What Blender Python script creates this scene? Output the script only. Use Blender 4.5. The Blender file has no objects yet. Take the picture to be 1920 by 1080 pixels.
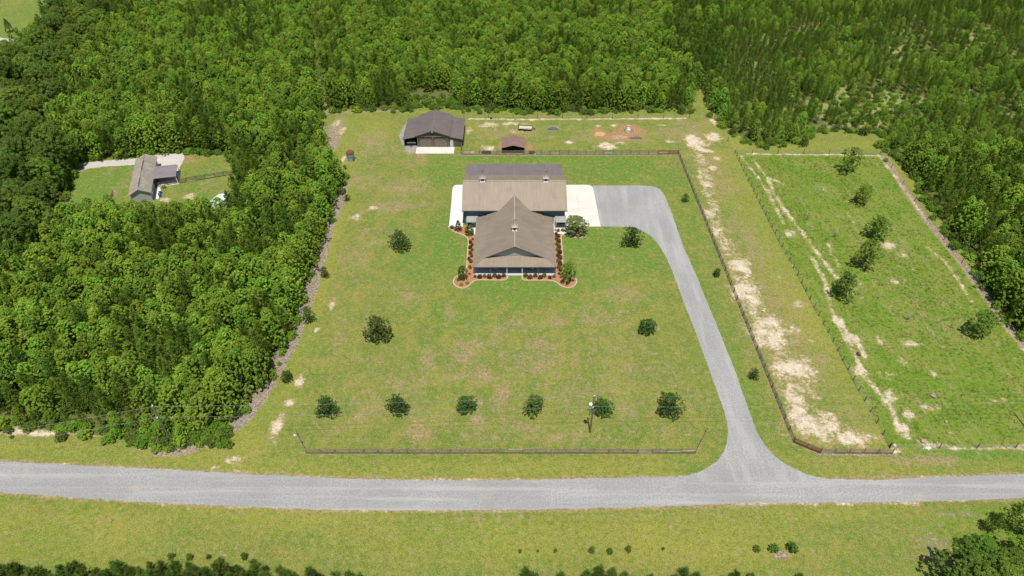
import bpy, bmesh, math, random
import numpy as np
from mathutils import Vector, Matrix, Euler
from mathutils.geometry import tessellate_polygon
R = math.radians
random.seed(7)
rng = np.random.default_rng(11)
scene = bpy.context.scene
C = scene.collection

# ------------------------------------------------------------------ camera, sky, sun, exposure
CAM_H, PITCH, FPX = 97.0, 41.0, 1280.0          # metres, degrees below the horizon, focal length in pixels of a 1920 wide frame
cam = bpy.data.cameras.new('camera'); cam.lens = 36.0 * FPX / 1920; cam.sensor_width = 36
cam.clip_start = 1.0; cam.clip_end = 8000
cam_o = bpy.data.objects.new('camera', cam); C.objects.link(cam_o)
cam_o.location = (0, 0, CAM_H); cam_o.rotation_euler = (R(90 - PITCH), 0, 0)
scene.camera = cam_o
SUN_EL = 72.0
world = bpy.data.worlds.new('World'); scene.world = world; world.use_nodes = True
wn = world.node_tree; wn.nodes.clear()
wo = wn.nodes.new('ShaderNodeOutputWorld'); wb = wn.nodes.new('ShaderNodeBackground'); ws = wn.nodes.new('ShaderNodeTexSky')
ws.sky_type = 'NISHITA'; ws.sun_disc = False; ws.sun_elevation = R(SUN_EL); ws.sun_rotation = R(180)
ws.dust_density = 1.5
wb.inputs[1].default_value = 0.09
wn.links.new(ws.outputs[0], wb.inputs[0]); wn.links.new(wb.outputs[0], wo.inputs[0])
sun = bpy.data.lights.new('sun', 'SUN'); sun.energy = 4.9; sun.angle = R(0.53); sun.color = (1.0, 0.95, 0.86)
sun_o = bpy.data.objects.new('sun', sun); C.objects.link(sun_o); sun_o.rotation_euler = (R(90 - SUN_EL), 0, R(3))
scene.view_settings.view_transform = 'Standard'; scene.view_settings.look = 'None'
scene.view_settings.exposure = 0.2; scene.view_settings.gamma = 1
scene.view_settings.use_curve_mapping = False
scene.cycles.max_bounces = 6; scene.cycles.transmission_bounces = 3; scene.cycles.use_denoising = True

# ------------------------------------------------------------------ helpers
cp, sp = math.cos(R(PITCH)), math.sin(R(PITCH))
def G(px, py, z=0.0):
    """where the sight line through a pixel of the survey photograph meets height z"""
    u = (px - 960) / FPX; v = (py - 540) / FPX
    dy = cp - v * sp; dz = -sp - v * cp
    t = (CAM_H - z) / -dz
    return Vector((u * t, dy * t, z))
def Gp(pts, z=0.0): return [G(x, y, z) for x, y in pts]
def pix(x, y, z=0.0):
    dep = y * cp + (CAM_H - z) * sp
    return 960 + FPX * x / dep, 540 + FPX * ((CAM_H - z) * cp - y * sp) / dep

def tag(o, label=None, cat=None, group=None, kind=None):
    if label: o['label'] = label
    if cat: o['category'] = cat
    if group: o['group'] = group
    if kind: o['kind'] = kind
    return o
def empty(name, loc=(0, 0, 0), rz=0.0, label=None, cat=None, group=None):
    o = bpy.data.objects.new(name, None); C.objects.link(o)
    o.location = loc; o.rotation_euler = (0, 0, rz); o.empty_display_size = 0.3
    return tag(o, label, cat, group)
def link(name, me, parent=None, loc=(0, 0, 0), rz=0.0):
    o = bpy.data.objects.new(name, me); C.objects.link(o)
    o.location = loc; o.rotation_euler = (0, 0, rz)
    if parent: o.parent = parent
    return o
class MB:
    def __init__(s): s.V = []; s.F = []; s.M = []; s.m = 0
    def add(s, vs, fs):
        b = len(s.V); s.V += [tuple(v) for v in vs]; s.F += [tuple(b + i for i in f) for f in fs]; s.M += [s.m] * len(fs); return s
    def box(s, cx, cy, cz, sx, sy, sz, rz=0.0):
        c, n = math.cos(rz), math.sin(rz); vs = []
        for dz in (-.5, .5):
            for dx, dy in ((-.5, -.5), (.5, -.5), (.5, .5), (-.5, .5)):
                x, y = dx * sx, dy * sy; vs.append((cx + x * c - y * n, cy + x * n + y * c, cz + dz * sz))
        return s.add(vs, [(3, 2, 1, 0), (4, 5, 6, 7), (0, 1, 5, 4), (1, 2, 6, 5), (2, 3, 7, 6), (3, 0, 4, 7)])
    def bar(s, p, q, w, h):
        p, q = Vector(p), Vector(q); d = (q - p).normalized()
        up = Vector((0, 0, 1)) if abs(d.z) < .95 else Vector((0, 1, 0))
        a = d.cross(up).normalized() * w / 2; b = a.cross(d).normalized() * h / 2
        vs = [p - a - b, p + a - b, p + a + b, p - a + b, q - a - b, q + a - b, q + a + b, q - a + b]
        return s.add(vs, [(0, 1, 2, 3), (7, 6, 5, 4), (0, 4, 5, 1), (1, 5, 6, 2), (2, 6, 7, 3), (3, 7, 4, 0)])
    def tube(s, p, q, r0, r1, n=8, caps=True):
        p, q = Vector(p), Vector(q); d = (q - p).normalized()
        a = d.orthogonal().normalized(); b = d.cross(a); vs = []
        for c, r in ((p, r0), (q, r1)):
            for i in range(n):
                t = 2 * math.pi * i / n; vs.append(c + a * math.cos(t) * r + b * math.sin(t) * r)
        fs = [(i, (i + 1) % n, n + (i + 1) % n, n + i) for i in range(n)]
        if caps: fs += [tuple(range(n - 1, -1, -1)), tuple(range(n, 2 * n))]
        return s.add(vs, fs)
    def prism(s, poly, z0, z1):
        n = len(poly); vs = [(p[0], p[1], z0) for p in poly] + [(p[0], p[1], z1) for p in poly]
        area = sum(poly[i][0] * poly[(i + 1) % n][1] - poly[(i + 1) % n][0] * poly[i][1] for i in range(n))
        up = tuple(range(n, 2 * n)); dn = tuple(range(n - 1, -1, -1))
        fs = [(i, (i + 1) % n, n + (i + 1) % n, n + i) for i in range(n)]
        if area < 0: fs = [f[::-1] for f in fs]; up = up[::-1]; dn = dn[::-1]
        return s.add(vs, fs + [up, dn])
    def slab(s, a, b, c, d, t=0.12):
        """roof sheet: four top corners, thickness straight down"""
        top = [Vector(p) for p in (a, b, c, d)]
        n = (top[1] - top[0]).cross(top[2] - top[0])
        if n.z < 0: top = top[::-1]
        bot = [p - Vector((0, 0, t)) for p in top]
        return s.add(top + bot, [(0, 1, 2, 3), (7, 6, 5, 4), (0, 4, 5, 1), (1, 5, 6, 2), (2, 6, 7, 3), (3, 7, 4, 0)])
    def ribs(s, a, b, c, d, step=.45, w=.06, h=.045):
        """standing ribs from edge a-b down to edge d-c"""
        a, b, c, d = map(Vector, (a, b, c, d)); n = max(2, round(max((b - a).length, (c - d).length) / step))
        for i in range(n + 1):
            t = i / n; p = a.lerp(b, t); q = d.lerp(c, t)
            if (p - q).length > .15: s.bar(p + Vector((0, 0, h / 2)), q + Vector((0, 0, h / 2)), w, h)
        return s
    def mesh(s, name, mats):
        me = bpy.data.meshes.new(name); me.from_pydata(s.V, [], s.F)
        for m in (mats if isinstance(mats, (list, tuple)) else [mats]): me.materials.append(m)
        if any(s.M): me.polygons.foreach_set('material_index', s.M)
        me.update(); return me
    def build(s, name, mats, parent=None, loc=(0, 0, 0), rz=0.0):
        return link(name, s.mesh(name, mats), parent, loc, rz)

# ------------------------------------------------------------------ materials
class NT:
    """small wrapper to write node trees shortly"""
    def __init__(s, name):
        s.m = bpy.data.materials.new(name); s.m.use_nodes = True; s.t = s.m.node_tree; s.t.nodes.clear()
        s.out = s.n('ShaderNodeOutputMaterial')
    def n(s, typ, **k):
        x = s.t.nodes.new(typ)
        for a, b in k.items(): setattr(x, a, b)
        return x
    def l(s, a, b): s.t.links.new(a, b)
    def put(s, sock, v):
        if hasattr(v, 'is_output'): s.l(v, sock)
        else: sock.default_value = v
    def co(s, scale=(1, 1, 1), kind='Object', rot=(0, 0, 0)):
        if kind == 'World': o = s.n('ShaderNodeNewGeometry').outputs['Position']
        else: o = s.n('ShaderNodeTexCoord').outputs[kind]
        mp = s.n('ShaderNodeMapping'); s.l(o, mp.inputs[0]); mp.inputs['Scale'].default_value = scale; mp.inputs['Rotation'].default_value = rot
        return mp.outputs[0]
    def noise(s, co, scale, detail=4, rough=.55, dist=0.0):
        x = s.n('ShaderNodeTexNoise'); s.l(co, x.inputs['Vector']); x.inputs['Scale'].default_value = scale
        x.inputs['Detail'].default_value = detail; x.inputs['Roughness'].default_value = rough; x.inputs['Distortion'].default_value = dist
        return x.outputs[0]
    def math(s, op, a, b=0.0, clamp=False):
        x = s.n('ShaderNodeMath', operation=op, use_clamp=clamp); s.put(x.inputs[0], a); s.put(x.inputs[1], b); return x.outputs[0]
    def rng(s, v, a, b, c=0.0, d=1.0):
        x = s.n('ShaderNodeMapRange'); x.interpolation_type = 'SMOOTHSTEP'; s.put(x.inputs[0], v)
        for i, q in enumerate((a, b, c, d)): x.inputs[i + 1].default_value = q
        return x.outputs[0]
    def mix(s, f, a, b, mode='MIX'):
        x = s.n('ShaderNodeMix', data_type='RGBA', blend_type=mode); s.put(x.inputs[0], f)
        s.put(x.inputs[6], a if hasattr(a, 'is_output') else (*a, 1)); s.put(x.inputs[7], b if hasattr(b, 'is_output') else (*b, 1)); return x.outputs[2]
    def attr(s, name):
        x = s.n('ShaderNodeAttribute'); x.attribute_name = name; return x.outputs['Fac']
    def bsdf(s, col, rough=.8, metal=0.0, spec=.5, bump=None, bs=.3, bd=.05, sub=None):
        b = s.n('ShaderNodeBsdfPrincipled'); s.put(b.inputs['Base Color'], col if hasattr(col, 'is_output') else (*col, 1))
        s.put(b.inputs['Roughness'], rough); b.inputs['Metallic'].default_value = metal; b.inputs['Specular IOR Level'].default_value = spec
        if bump is not None:
            u = s.n('ShaderNodeBump'); s.l(bump, u.inputs['Height']); u.inputs['Strength'].default_value = bs; u.inputs['Distance'].default_value = bd
            s.l(u.outputs[0], b.inputs['Normal'])
        s.l(b.outputs[0], s.out.inputs[0]); s.b = b; return s.m
def plain(name, col, rough=.7, metal=0.0, var=.18, scale=3.0, spec=.4):
    t = NT(name); co = t.co(kind='World')
    n = t.noise(co, scale, 5, .6); n2 = t.noise(co, scale * 9, 2, .5)
    f = t.rng(t.math('ADD', t.math('MULTIPLY', n, .7), t.math('MULTIPLY', n2, .3)), .3, .7)
    a = tuple(c * (1 - var) for c in col); b = tuple(min(1, c * (1 + var)) for c in col)
    return t.bsdf(t.mix(f, a, b), rough, metal, spec, n2, .25, .02)
M = {}
M['white'] = plain('white_paint', (.72, .72, .70), .45, var=.05)
M['wall'] = plain('slate_blue_siding', (.09, .135, .165), .5, var=.1)
M['gable'] = plain('pale_gable_siding', (.30, .33, .31), .6, var=.06)
M['wood'] = plain('weathered_brown_wood', (.20, .15, .12), .8, var=.35, scale=1.2)
M['wood_pale'] = plain('bleached_board_wood', (.40, .34, .29), .8, var=.2)
M['wood_dark'] = plain('dark_stained_wood', (.085, .07, .06), .8, var=.3)
M['pole'] = plain('treated_pole_wood', (.13, .125, .10), .8, var=.25)
M['garage_wall'] = plain('brown_metal_siding', (.095, .08, .07), .55, var=.12)
M['garage_door'] = plain('taupe_door_steel', (.16, .135, .11), .45, var=.1)
M['pale_door'] = plain('pale_green_door_paint', (.42, .52, .46), .4, var=.08)
M['glass'] = NT('window_glass').bsdf((.02, .03, .035), .08, 0, .6)
M['black'] = plain('black_rubber', (.02, .02, .022), .6, var=.2)
M['steel'] = plain('galvanised_steel', (.45, .47, .49), .45, .6, var=.12)
M['grey_paint'] = plain('grey_enamel', (.32, .34, .36), .5, var=.1)
M['rust'] = plain('rusty_red_steel', (.16, .05, .045), .75, .1, var=.4)
M['tank'] = plain('blue_grey_tank_steel', (.26, .32, .35), .6, .3, var=.2, scale=1.5)
M['blue'] = plain('blue_plastic', (.02, .08, .35), .4)
M['porch'] = plain('porch_concrete', (.42, .43, .43), .6, var=.08)
M['curb'] = plain('pale_curb_concrete', (.40, .32, .22), .85, var=.15)
M['stone'] = plain('weathered_stump_wood', (.30, .22, .15), .9, var=.35)
M['pale_stone'] = plain('pale_sun_bleached_wood', (.47, .44, .39), .9, var=.15)
M['shed'] = plain('white_shed_metal', (.62, .64, .66), .4, .1, var=.06)
M['bark'] = plain('tree_bark', (.12, .095, .07), .95, var=.35, scale=4)
M['siding_grey'] = plain('grey_lap_siding', (.32, .35, .36), .6, var=.08)
M['brick'] = plain('tan_brick', (.20, .13, .09), .85, var=.3, scale=6)
def metal_roof(name, col, axis=0):
    t = NT(name); co = t.co(kind='World')
    st = t.noise(t.co((1.4, .10, .1) if axis == 0 else (.10, 1.4, .1), 'World'), 2.2, 4, .6)
    bl = t.noise(co, .35, 4, .6); fn = t.noise(co, 9, 2, .5)
    c = t.mix(t.rng(st, .3, .72), tuple(v * .88 for v in col), tuple(v * 1.1 for v in col))
    c = t.mix(t.math('MULTIPLY', t.rng(bl, .45, .70), .6), c, tuple(v * .78 for v in (col[0] * 1.03, col[1], col[2] * .98)))
    return t.bsdf(c, .48, .0, .4, fn, .12, .01)
M['roof'] = metal_roof('taupe_ribbed_roof_metal', (.230, .188, .138), 0)
M['roof_side'] = metal_roof('taupe_side_roof_metal', (.215, .178, .136), 1)
M['roof_lean'] = metal_roof('purple_brown_roof_metal', (.155, .130, .128), 0)
M['garage_roof'] = metal_roof('dark_brown_roof_metal', (.14, .12, .112), 1)
M['cap'] = metal_roof('pale_ridge_metal', (.30, .26, .21), 1)
M['shelter_roof'] = metal_roof('red_brown_roof_metal', (.225, .14, .12), 1)
M['awning'] = metal_roof('grey_green_awning_metal', (.26, .29, .28), 0)
M['carport_roof'] = metal_roof('mauve_grey_roof_metal', (.20, .18, .18), 1)
def shingle_mat():
    t = NT('weathered_grey_shingles'); co = t.co(kind='Object')
    b = t.n('ShaderNodeTexVoronoi'); t.l(t.co((2.2, 3.4, 2.2)), b.inputs['Vector']); b.inputs['Scale'].default_value = 1.1
    n = t.noise(co, .5, 4); f = t.noise(co, 7, 3, .7)
    c = t.mix(t.math('MULTIPLY', b.outputs['Color'], 1.0), (.20, .185, .155), (.33, .30, .25))
    c = t.mix(t.rng(f, .35, .7), c, (.17, .155, .13)); c = t.mix(t.math('MULTIPLY', t.rng(n, .4, .7), .5), c, (.36, .33, .27))
    return t.bsdf(c, .95, 0, .2, f, .5, .04)
M['shingle'] = shingle_mat()
def gravel_mat(name, tone, warm=.0, along=(.03, .8, 1)):
    t = NT(name); co = t.co(kind='World')
    a = t.noise(co, .09, 4, .6); f = t.noise(co, 3.2, 4, .75); g = t.noise(co, 9, 2, .8)
    tr = t.noise(t.co(along, 'World'), 1.0, 4, .6)
    c = t.mix(t.rng(a, .3, .7), tuple(x * .86 for x in tone), tuple(x * 1.12 for x in tone))
    c = t.mix(t.rng(f, .3, .72), c, tuple(x * .62 for x in tone)); c = t.mix(t.math('MULTIPLY', t.rng(g, .5, .75), .55), c, tuple(min(.8, x * 1.5) for x in tone))
    c = t.mix(t.math('MULTIPLY', t.rng(tr, .48, .66), .35), c, tuple(min(.8, x * 1.28) for x in tone)); c = t.mix(t.math('MULTIPLY', t.rng(tr, .46, .32), .3), c, tuple(x * .70 for x in tone))
    w = t.noise(co, .22, 4, .6)
    c = t.mix(t.math('MULTIPLY', t.rng(w, .56, .74), .25 + warm), c, (.42, .36, .29))
    return t.bsdf(c, .95, 0, .15, f, .5, .05)
M['gravel'] = gravel_mat('grey_gravel', (.292, .294, .286))
M['drive_gravel'] = gravel_mat('grey_drive_gravel', (.292, .294, .286), 0, (.5, .06, 1))
M['white_gravel'] = gravel_mat('pale_shell_gravel', (.46, .44, .41), .2)
M['garage_gravel'] = gravel_mat('dusty_gravel', (.27, .26, .235), .4)
def concrete_mat(name, col):
    t = NT(name); co = t.co(kind='World'); a = t.noise(co, .3, 5, .6); f = t.noise(co, 5, 3, .6)
    st = t.noise(t.co((.12, 1.2, 1), 'World', (0, 0, .0)), 1.0, 4, .6)
    c = t.mix(t.rng(a, .3, .7), tuple(x * .92 for x in col), tuple(min(.86, x * 1.06) for x in col))
    c = t.mix(t.math('MULTIPLY', t.rng(st, .55, .8), .3), c, tuple(x * .82 for x in col))
    c = t.mix(t.math('MULTIPLY', t.rng(f, .5, .8), .2), c, tuple(x * .8 for x in col))
    return t.bsdf(c, .85, 0, .25, f, .1, .01)
M['slab'] = concrete_mat('pale_concrete', (.56, .51, .46))
M['slab_white'] = concrete_mat('white_concrete', (.57, .575, .56))
M['joint'] = plain('joint_sealant', (.25, .23, .20), .9)
M['mulch'] = plain('orange_bark_mulch', (.31, .145, .075), .95, var=.4, scale=5)
M['hay'] = plain('tan_hay', (.38, .26, .13), .95, var=.35, scale=4)

def ground_mat():
    t = NT('grass_and_soil'); co = t.co(kind='World')
    def nz(scale, d=4, r=.65, dist=0.0, c=None, k=5.6): return t.math('MULTIPLY', t.math('SUBTRACT', t.noise(c or co, scale, d, r, dist), .5), k)   # about -1..1
    big, mid, sm = nz(.035, 5, .6, .6), nz(.17, 5, .65, .8), nz(.75, 5, .7)
    fine, fib = nz(2.2, 4, .8, 0, None, 7), nz(5.0, 3, .85, 0, None, 8)
    stripe = nz(1.0, 3, .6, 0, t.co((.55, .03, 1), 'World'))
    hst = nz(1.0, 3, .6, 0, t.co((.035, .6, 1), 'World'))
    c = t.mix(t.rng(mid, -.5, .5), (.205, .200, .038), (.102, .165, .021))
    c = t.mix(t.rng(big, -.3, .8, 0, .5), c, (.125, .178, .028))
    c = t.mix(t.rng(stripe, 0, .9, 0, .42), c, (.205, .178, .058)); c = t.mix(t.rng(hst, .1, .8, 0, .35), c, (.115, .165, .022)); mow = t.n('ShaderNodeTexWave', wave_type='BANDS', bands_direction='Y'); t.l(co, mow.inputs['Vector']); mow.inputs['Scale'].default_value = .16; mow.inputs['Distortion'].default_value = 3.5; mow.inputs['Detail'].default_value = 2; mow.inputs['Detail Scale'].default_value = .3; c = t.mix(t.math('MULTIPLY', mow.outputs['Fac'], .22), c, (.115, .165, .025))
    lush = t.math('ADD', t.math('MULTIPLY', t.attr('lush'), 1.25), t.math('MULTIPLY', t.math('ADD', mid, sm), .28))
    c = t.mix(t.rng(lush, .15, .95, 0, .88), c, (.070, .172, .015))
    yl = t.math('ADD', t.attr('yellow'), t.math('MULTIPLY', t.math('ADD', mid, sm), .3))
    c = t.mix(t.rng(yl, .2, 1.0, 0, .8), c, t.mix(t.rng(big, -.5, .5), (.245, .240, .034), (.168, .208, .025)))
    # browned, worn spots at metre size, then blades at decimetre size
    c = t.mix(t.rng(t.math('ADD', sm, t.math('MULTIPLY', mid, .8)), .35, 1.1, 0, .65), c, (.225, .175, .080))
    c = t.mix(t.rng(fine, -.2, 1.0, 0, .60), c, (.075, .100, .022)); c = t.mix(t.rng(fib, .0, 1.1, 0, .60), c, (.345, .335, .115))
    md = nz(1.15, 3, .7, .3, None, 6); c = t.mix(t.rng(md, .05, 1.0, 0, .45), c, (.285, .252, .098)); c = t.mix(t.rng(t.math('MULTIPLY', md, -1.0), .1, 1.0, 0, .40), c, (.085, .125, .022))
    c = t.mix(t.rng(t.math('MULTIPLY', fib, -1.0), .2, 1.0, 0, .45), c, (.06, .10, .016))
    # rough pasture
    wd = nz(1.5, 5, .78, .5); wl = nz(.55, 5, .7, 0, t.co((1, .14, 1), 'World')); wb_ = nz(.12, 4, .6)
    rc = t.mix(t.rng(wd, -.7, .8), (.140, .218, .021), (.068, .130, .012)); rc = t.mix(t.rng(wb_, -.4, .6, 0, .6), rc, (.180, .205, .040))
    rc = t.mix(t.rng(t.math('ADD', wl, t.math('MULTIPLY', wd, .6)), .15, 1.2, 0, .75), rc, (.25, .215, .105)); rc = t.mix(t.rng(t.math('ADD', wl, t.math('MULTIPLY', sm, .9)), 1.05, 1.7, 0, .8), rc, (.48, .42, .32))
    rc = t.mix(t.rng(fine, .1, .8, 0, .6), rc, (.045, .085, .012)); rc = t.mix(t.rng(fib, .2, 1.2, 0, .5), rc, (.28, .315, .085))
    c = t.mix(t.rng(t.math('ADD', t.attr('rough'), t.math('MULTIPLY', sm, .2)), .3, .7), c, rc)
    # straw, soil, sand: ragged edges from two sizes of noise
    s1 = nz(.38, 4, .65, .4); s2 = nz(1.7, 4, .8)
    sel = t.math('ADD', t.math('MULTIPLY', s1, .42), t.math('MULTIPLY', s2, .42)); sel2 = t.math('ADD', t.math('MULTIPLY', s1, .12), t.math('MULTIPLY', s2, .4))
    df = t.math('ADD', t.attr('dry'), sel)
    c = t.mix(t.rng(df, .25, 1.2, 0, .75), c, t.mix(t.rng(fine, -.4, .5), (.32, .245, .135), (.19, .14, .075)))
    so = t.math('ADD', t.attr('soil'), t.math('MULTIPLY', sel2, .7))
    sc_ = t.mix(t.rng(fine, -.5, .6), (.17, .125, .085), (.35, .29, .215)); sc_ = t.mix(t.rng(sm, 0, .9, 0, .6), sc_, (.12, .10, .05))
    c = t.mix(t.rng(so, .40, .80), c, sc_)
    orr = t.math('ADD', t.attr('hay'), t.math('MULTIPLY', sel, .8))
    c = t.mix(t.rng(orr, .45, 1.1, 0, .9), c, t.mix(t.rng(fine, -.5, .6), (.36, .22, .10), (.20, .115, .06)))
    sa = t.math('ADD', t.attr('sand'), sel)
    rim = t.rng(sa, .25, .75, 0, .6); c = t.mix(rim, c, (.30, .23, .12))
    snd = t.mix(t.rng(sm, -.7, .7), (.54, .47, .35), (.42, .35, .25)); snd = t.mix(t.rng(fine, .35, .9, 0, .75), snd, (.20, .18, .09)); snd = t.mix(t.rng(fib, .0, .9, 0, .4), snd, (.72, .67, .56))
    c = t.mix(t.rng(sa, .52, 1.15), c, snd)
    li = t.math('ADD', t.attr('litter'), t.math('MULTIPLY', sm, .1))
    c = t.mix(t.rng(li, .35, .65), c, t.mix(t.rng(fine, -.3, .4), (.12, .11, .045), (.085, .125, .022)))
    st = t.math('ADD', t.attr('strawgrass'), t.math('MULTIPLY', sel2, .4))
    c = t.mix(t.rng(st, .35, .8), c, t.mix(t.rng(fine, -.4, .5), (.28, .25, .11), (.13, .17, .04)))
    return t.bsdf(c, .95, 0, .12, fine, .5, .07)
M['ground'] = ground_mat()

def leaf_mat(name, a, b, c3, young=None, trans=.28, rough=.55):
    """a..b vary by leaf clump, c3 by tree"""
    t = NT(name); tint = t.attr('tint'); oi = t.n('ShaderNodeObjectInfo').outputs['Random']
    c = t.mix(tint, a, b)
    c = t.mix(t.math('MULTIPLY', t.rng(oi, .0, 1.0), .65), c, c3)
    hs = t.n('ShaderNodeHueSaturation'); t.l(c, hs.inputs['Color'])
    r2 = t.math('FRACT', t.math('MULTIPLY', oi, 37.7))
    t.l(t.math('ADD', .70, t.math('MULTIPLY', r2, .56)), hs.inputs['Value'])
    t.l(t.math('ADD', .478, t.math('MULTIPLY', t.math('FRACT', t.math('MULTIPLY', oi, 91.3)), .032)), hs.inputs['Hue'])
    c = hs.outputs[0]
    if young: c = t.mix(t.math('MULTIPLY', t.rng(tint, .86, .98), .8), c, young)
    b1 = t.n('ShaderNodeBsdfPrincipled'); t.l(c, b1.inputs['Base Color']); b1.inputs['Roughness'].default_value = rough; b1.inputs['Specular IOR Level'].default_value = .15
    tr = t.n('ShaderNodeBsdfTranslucent'); tc = t.mix(1.0, c, (1.25, 1.35, .5), 'MULTIPLY'); t.l(tc, tr.inputs[0])
    mx = t.n('ShaderNodeMixShader'); mx.inputs[0].default_value = trans; t.l(b1.outputs[0], mx.inputs[1]); t.l(tr.outputs[0], mx.inputs[2])
    t.l(mx.outputs[0], t.out.inputs[0]); return t.m
M['gum'] = leaf_mat('sweetgum_leaves', (.072, .182, .020), (.300, .455, .048), (.185, .295, .030), (.50, .48, .08), trans=.42)
M['pine'] = leaf_mat('pine_needles', (.095, .180, .024), (.235, .350, .055), (.155, .245, .036), trans=.40)
M['pine_dark'] = leaf_mat('dark_pine_needles', (.060, .115, .020), (.165, .240, .042), (.10, .165, .028), trans=.28)
M['oak'] = leaf_mat('oak_leaves', (.060, .130, .016), (.185, .280, .040), (.115, .190, .024), trans=.38)
M['yard'] = leaf_mat('yard_tree_leaves', (.030, .070, .012), (.090, .155, .024), (.05, .10, .018), trans=.22)
M['bright'] = leaf_mat('bright_leaves', (.085, .19, .018), (.16, .30, .025), (.12, .22, .02))
M['redleaf'] = leaf_mat('dark_red_leaves', (.085, .022, .018), (.17, .055, .035), (.11, .03, .025), trans=.12)
M['shrub'] = leaf_mat('shrub_leaves', (.045, .085, .014), (.11, .165, .025), (.07, .12, .018), trans=.12)
M['crape'] = leaf_mat('crape_myrtle_leaves', (.07, .12, .03), (.17, .23, .07), (.11, .16, .05), (.55, .48, .42))
M['weed'] = leaf_mat('weed_leaves', (.115, .195, .022), (.20, .30, .040), (.15, .235, .028), trans=.45)
M['straw'] = leaf_mat('dry_grass_blades', (.16, .16, .05), (.34, .30, .13), (.22, .22, .06))
M['lawnblade'] = leaf_mat('lawn_blades', (.13, .16, .03), (.27, .27, .07), (.19, .20, .04), trans=.4)
M['ash'] = plain('dark_ash', (.09, .085, .085), .95, var=.4)
M['twig'] = plain('dead_branch_wood', (.30, .27, .24), .9)

# ------------------------------------------------------------------ ground sheet with painted-in soil weights
def axis(lo, hi, step, far, grow=1.35):
    a = list(np.arange(lo, hi, step)); s = step; x = lo; pre = []
    while x > -far: s *= grow; x -= s; pre.append(x)
    s = step; x = a[-1]; post = []
    while x < far: s *= grow; x += s; post.append(x)
    return np.array(pre[::-1] + a + post)
gx = axis(-150, 165, .62, 4000); gy = axis(42, 300, .62, 4000)
gx_, gy_ = np.meshgrid(gx, gy); X, Y = gx_.ravel(), gy_.ravel()
W = {k: np.zeros(X.size) for k in ('sand', 'dry', 'lush', 'soil', 'rough', 'yellow', 'hay', 'litter', 'strawgrass')}
def blob(kind, px, py, rx, ry, s=1.0, rot=0.0):
    c = G(px, py); ax = (G(px + rx, py) - G(px - rx, py)).length / 2; ay = (G(px, py + ry) - G(px, py - ry)).length / 2
    dx, dy = X - c.x, Y - c.y
    if rot: dx, dy = dx * math.cos(rot) + dy * math.sin(rot), -dx * math.sin(rot) + dy * math.cos(rot)
    d = np.sqrt((dx / ax) ** 2 + (dy / ay) ** 2); w = s * np.clip(1.45 - d * .95, 0, 1) ** 1.0
    W[kind] = np.maximum(W[kind], w)
def seg_dist(pts):
    d = np.full(X.size, 1e9)
    for a, b in zip(pts[:-1], pts[1:]):
        vx, vy = b.x - a.x, b.y - a.y; L = vx * vx + vy * vy + 1e-9
        t = np.clip(((X - a.x) * vx + (Y - a.y) * vy) / L, 0, 1)
        d = np.minimum(d, np.hypot(X - a.x - t * vx, Y - a.y - t * vy))
    return d
def track(kind, pts, width, s=1.0):
    d = seg_dist(Gp(pts)); W[kind] = np.maximum(W[kind], s * np.clip(1.5 - d / (width / 2), 0, 1))
def inside(pts, xs, ys):
    r = np.zeros(xs.shape, bool); n = len(pts)
    for i in range(n):
        (x1, y1), (x2, y2) = (pts[i][0], pts[i][1]), (pts[(i + 1) % n][0], pts[(i + 1) % n][1])
        if y1 == y2: continue
        c = ((y1 > ys) != (y2 > ys)) & (xs < (x2 - x1) * (ys - y1) / (y2 - y1) + x1); r ^= c
    return r
def poly(kind, pts, s=1.0): W[kind][inside([(p.x, p.y) for p in Gp(pts)], X, Y)] = s

CLEARING = [(142, 302), (340, 284), (432, 292), (452, 330), (450, 384), (440, 418), (300, 419), (116, 430), (112, 400), (134, 330)]
FIELD_TL = [(-400, -60), (118, -60), (112, 20), (92, 62), (70, 98), (30, 128), (-400, 146)]
LEFT_EDGE = [(596, 215), (598, 250), (606, 285), (626, 318), (636, 345), (622, 375), (606, 420), (592, 470), (575, 525), (556, 580), (540, 635), (505, 690), (478, 740), (440, 782), (395, 812), (330, 832), (240, 822), (100, 806), (0, 800), (-500, 785)]
WOOD_LEFT = LEFT_EDGE + [(-700, -110), (575, -110), (584, 85), (592, 150)]
WOOD_BACK = [(600, 85), (606, 150), (622, 204), (758, 204), (768, 186), (850, 184), (872, 203), (1000, 207), (1298, 205), (1306, 160), (1316, 160), (1336, 208), (1352, 230), (1376, 245), (1402, 266), (1450, 271), (1500, 268), (1504, 246), (1530, 239), (1664, 249), (1668, 282), (1716, 332), (1762, 408), (1822, 482), (1868, 560), (1925, 640), (2060, 760), (2700, 900), (2500, -110), (590, -110)]
for w in (WOOD_LEFT, WOOD_BACK): poly('litter', w)
poly('litter', CLEARING, 0); poly('litter', FIELD_TL, 0)
poly('rough', [(1384, 292), (1650, 290), (1700, 365), (1925, 655), (2300, 1100), (2150, 835), (1668, 838), (1527, 577), (1413, 360)], .75)
poly('rough', [(1384, 292), (1650, 290), (1700, 365), (1925, 655), (2300, 950), (2100, 835), (1690, 838), (1620, 700), (1540, 500), (1440, 350)], 1.0)
track('rough', [(1668, 262), (1530, 252), (1400, 262), (1345, 235)], 5, .45); track('rough', [(870, 208), (1300, 210)], 2.5, .6)
track('yellow', [(1668, 275), (1725, 350), (1830, 490), (1925, 620)], 6, 1.0); track('yellow', [(1320, 180), (1345, 225), (1385, 275), (1660, 272)], 5, .9)
track('yellow', [(1360, 300), (1500, 560), (1640, 800)], 12, .75); track('yellow', [(650, 230), (640, 340), (560, 620), (470, 830)], 9, .9)
track('yellow', [(0, 842), (300, 855), (700, 886), (1250, 880)], 5, .7); track('yellow', [(1480, 870), (1700, 885), (2100, 880)], 5, .6)
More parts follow.
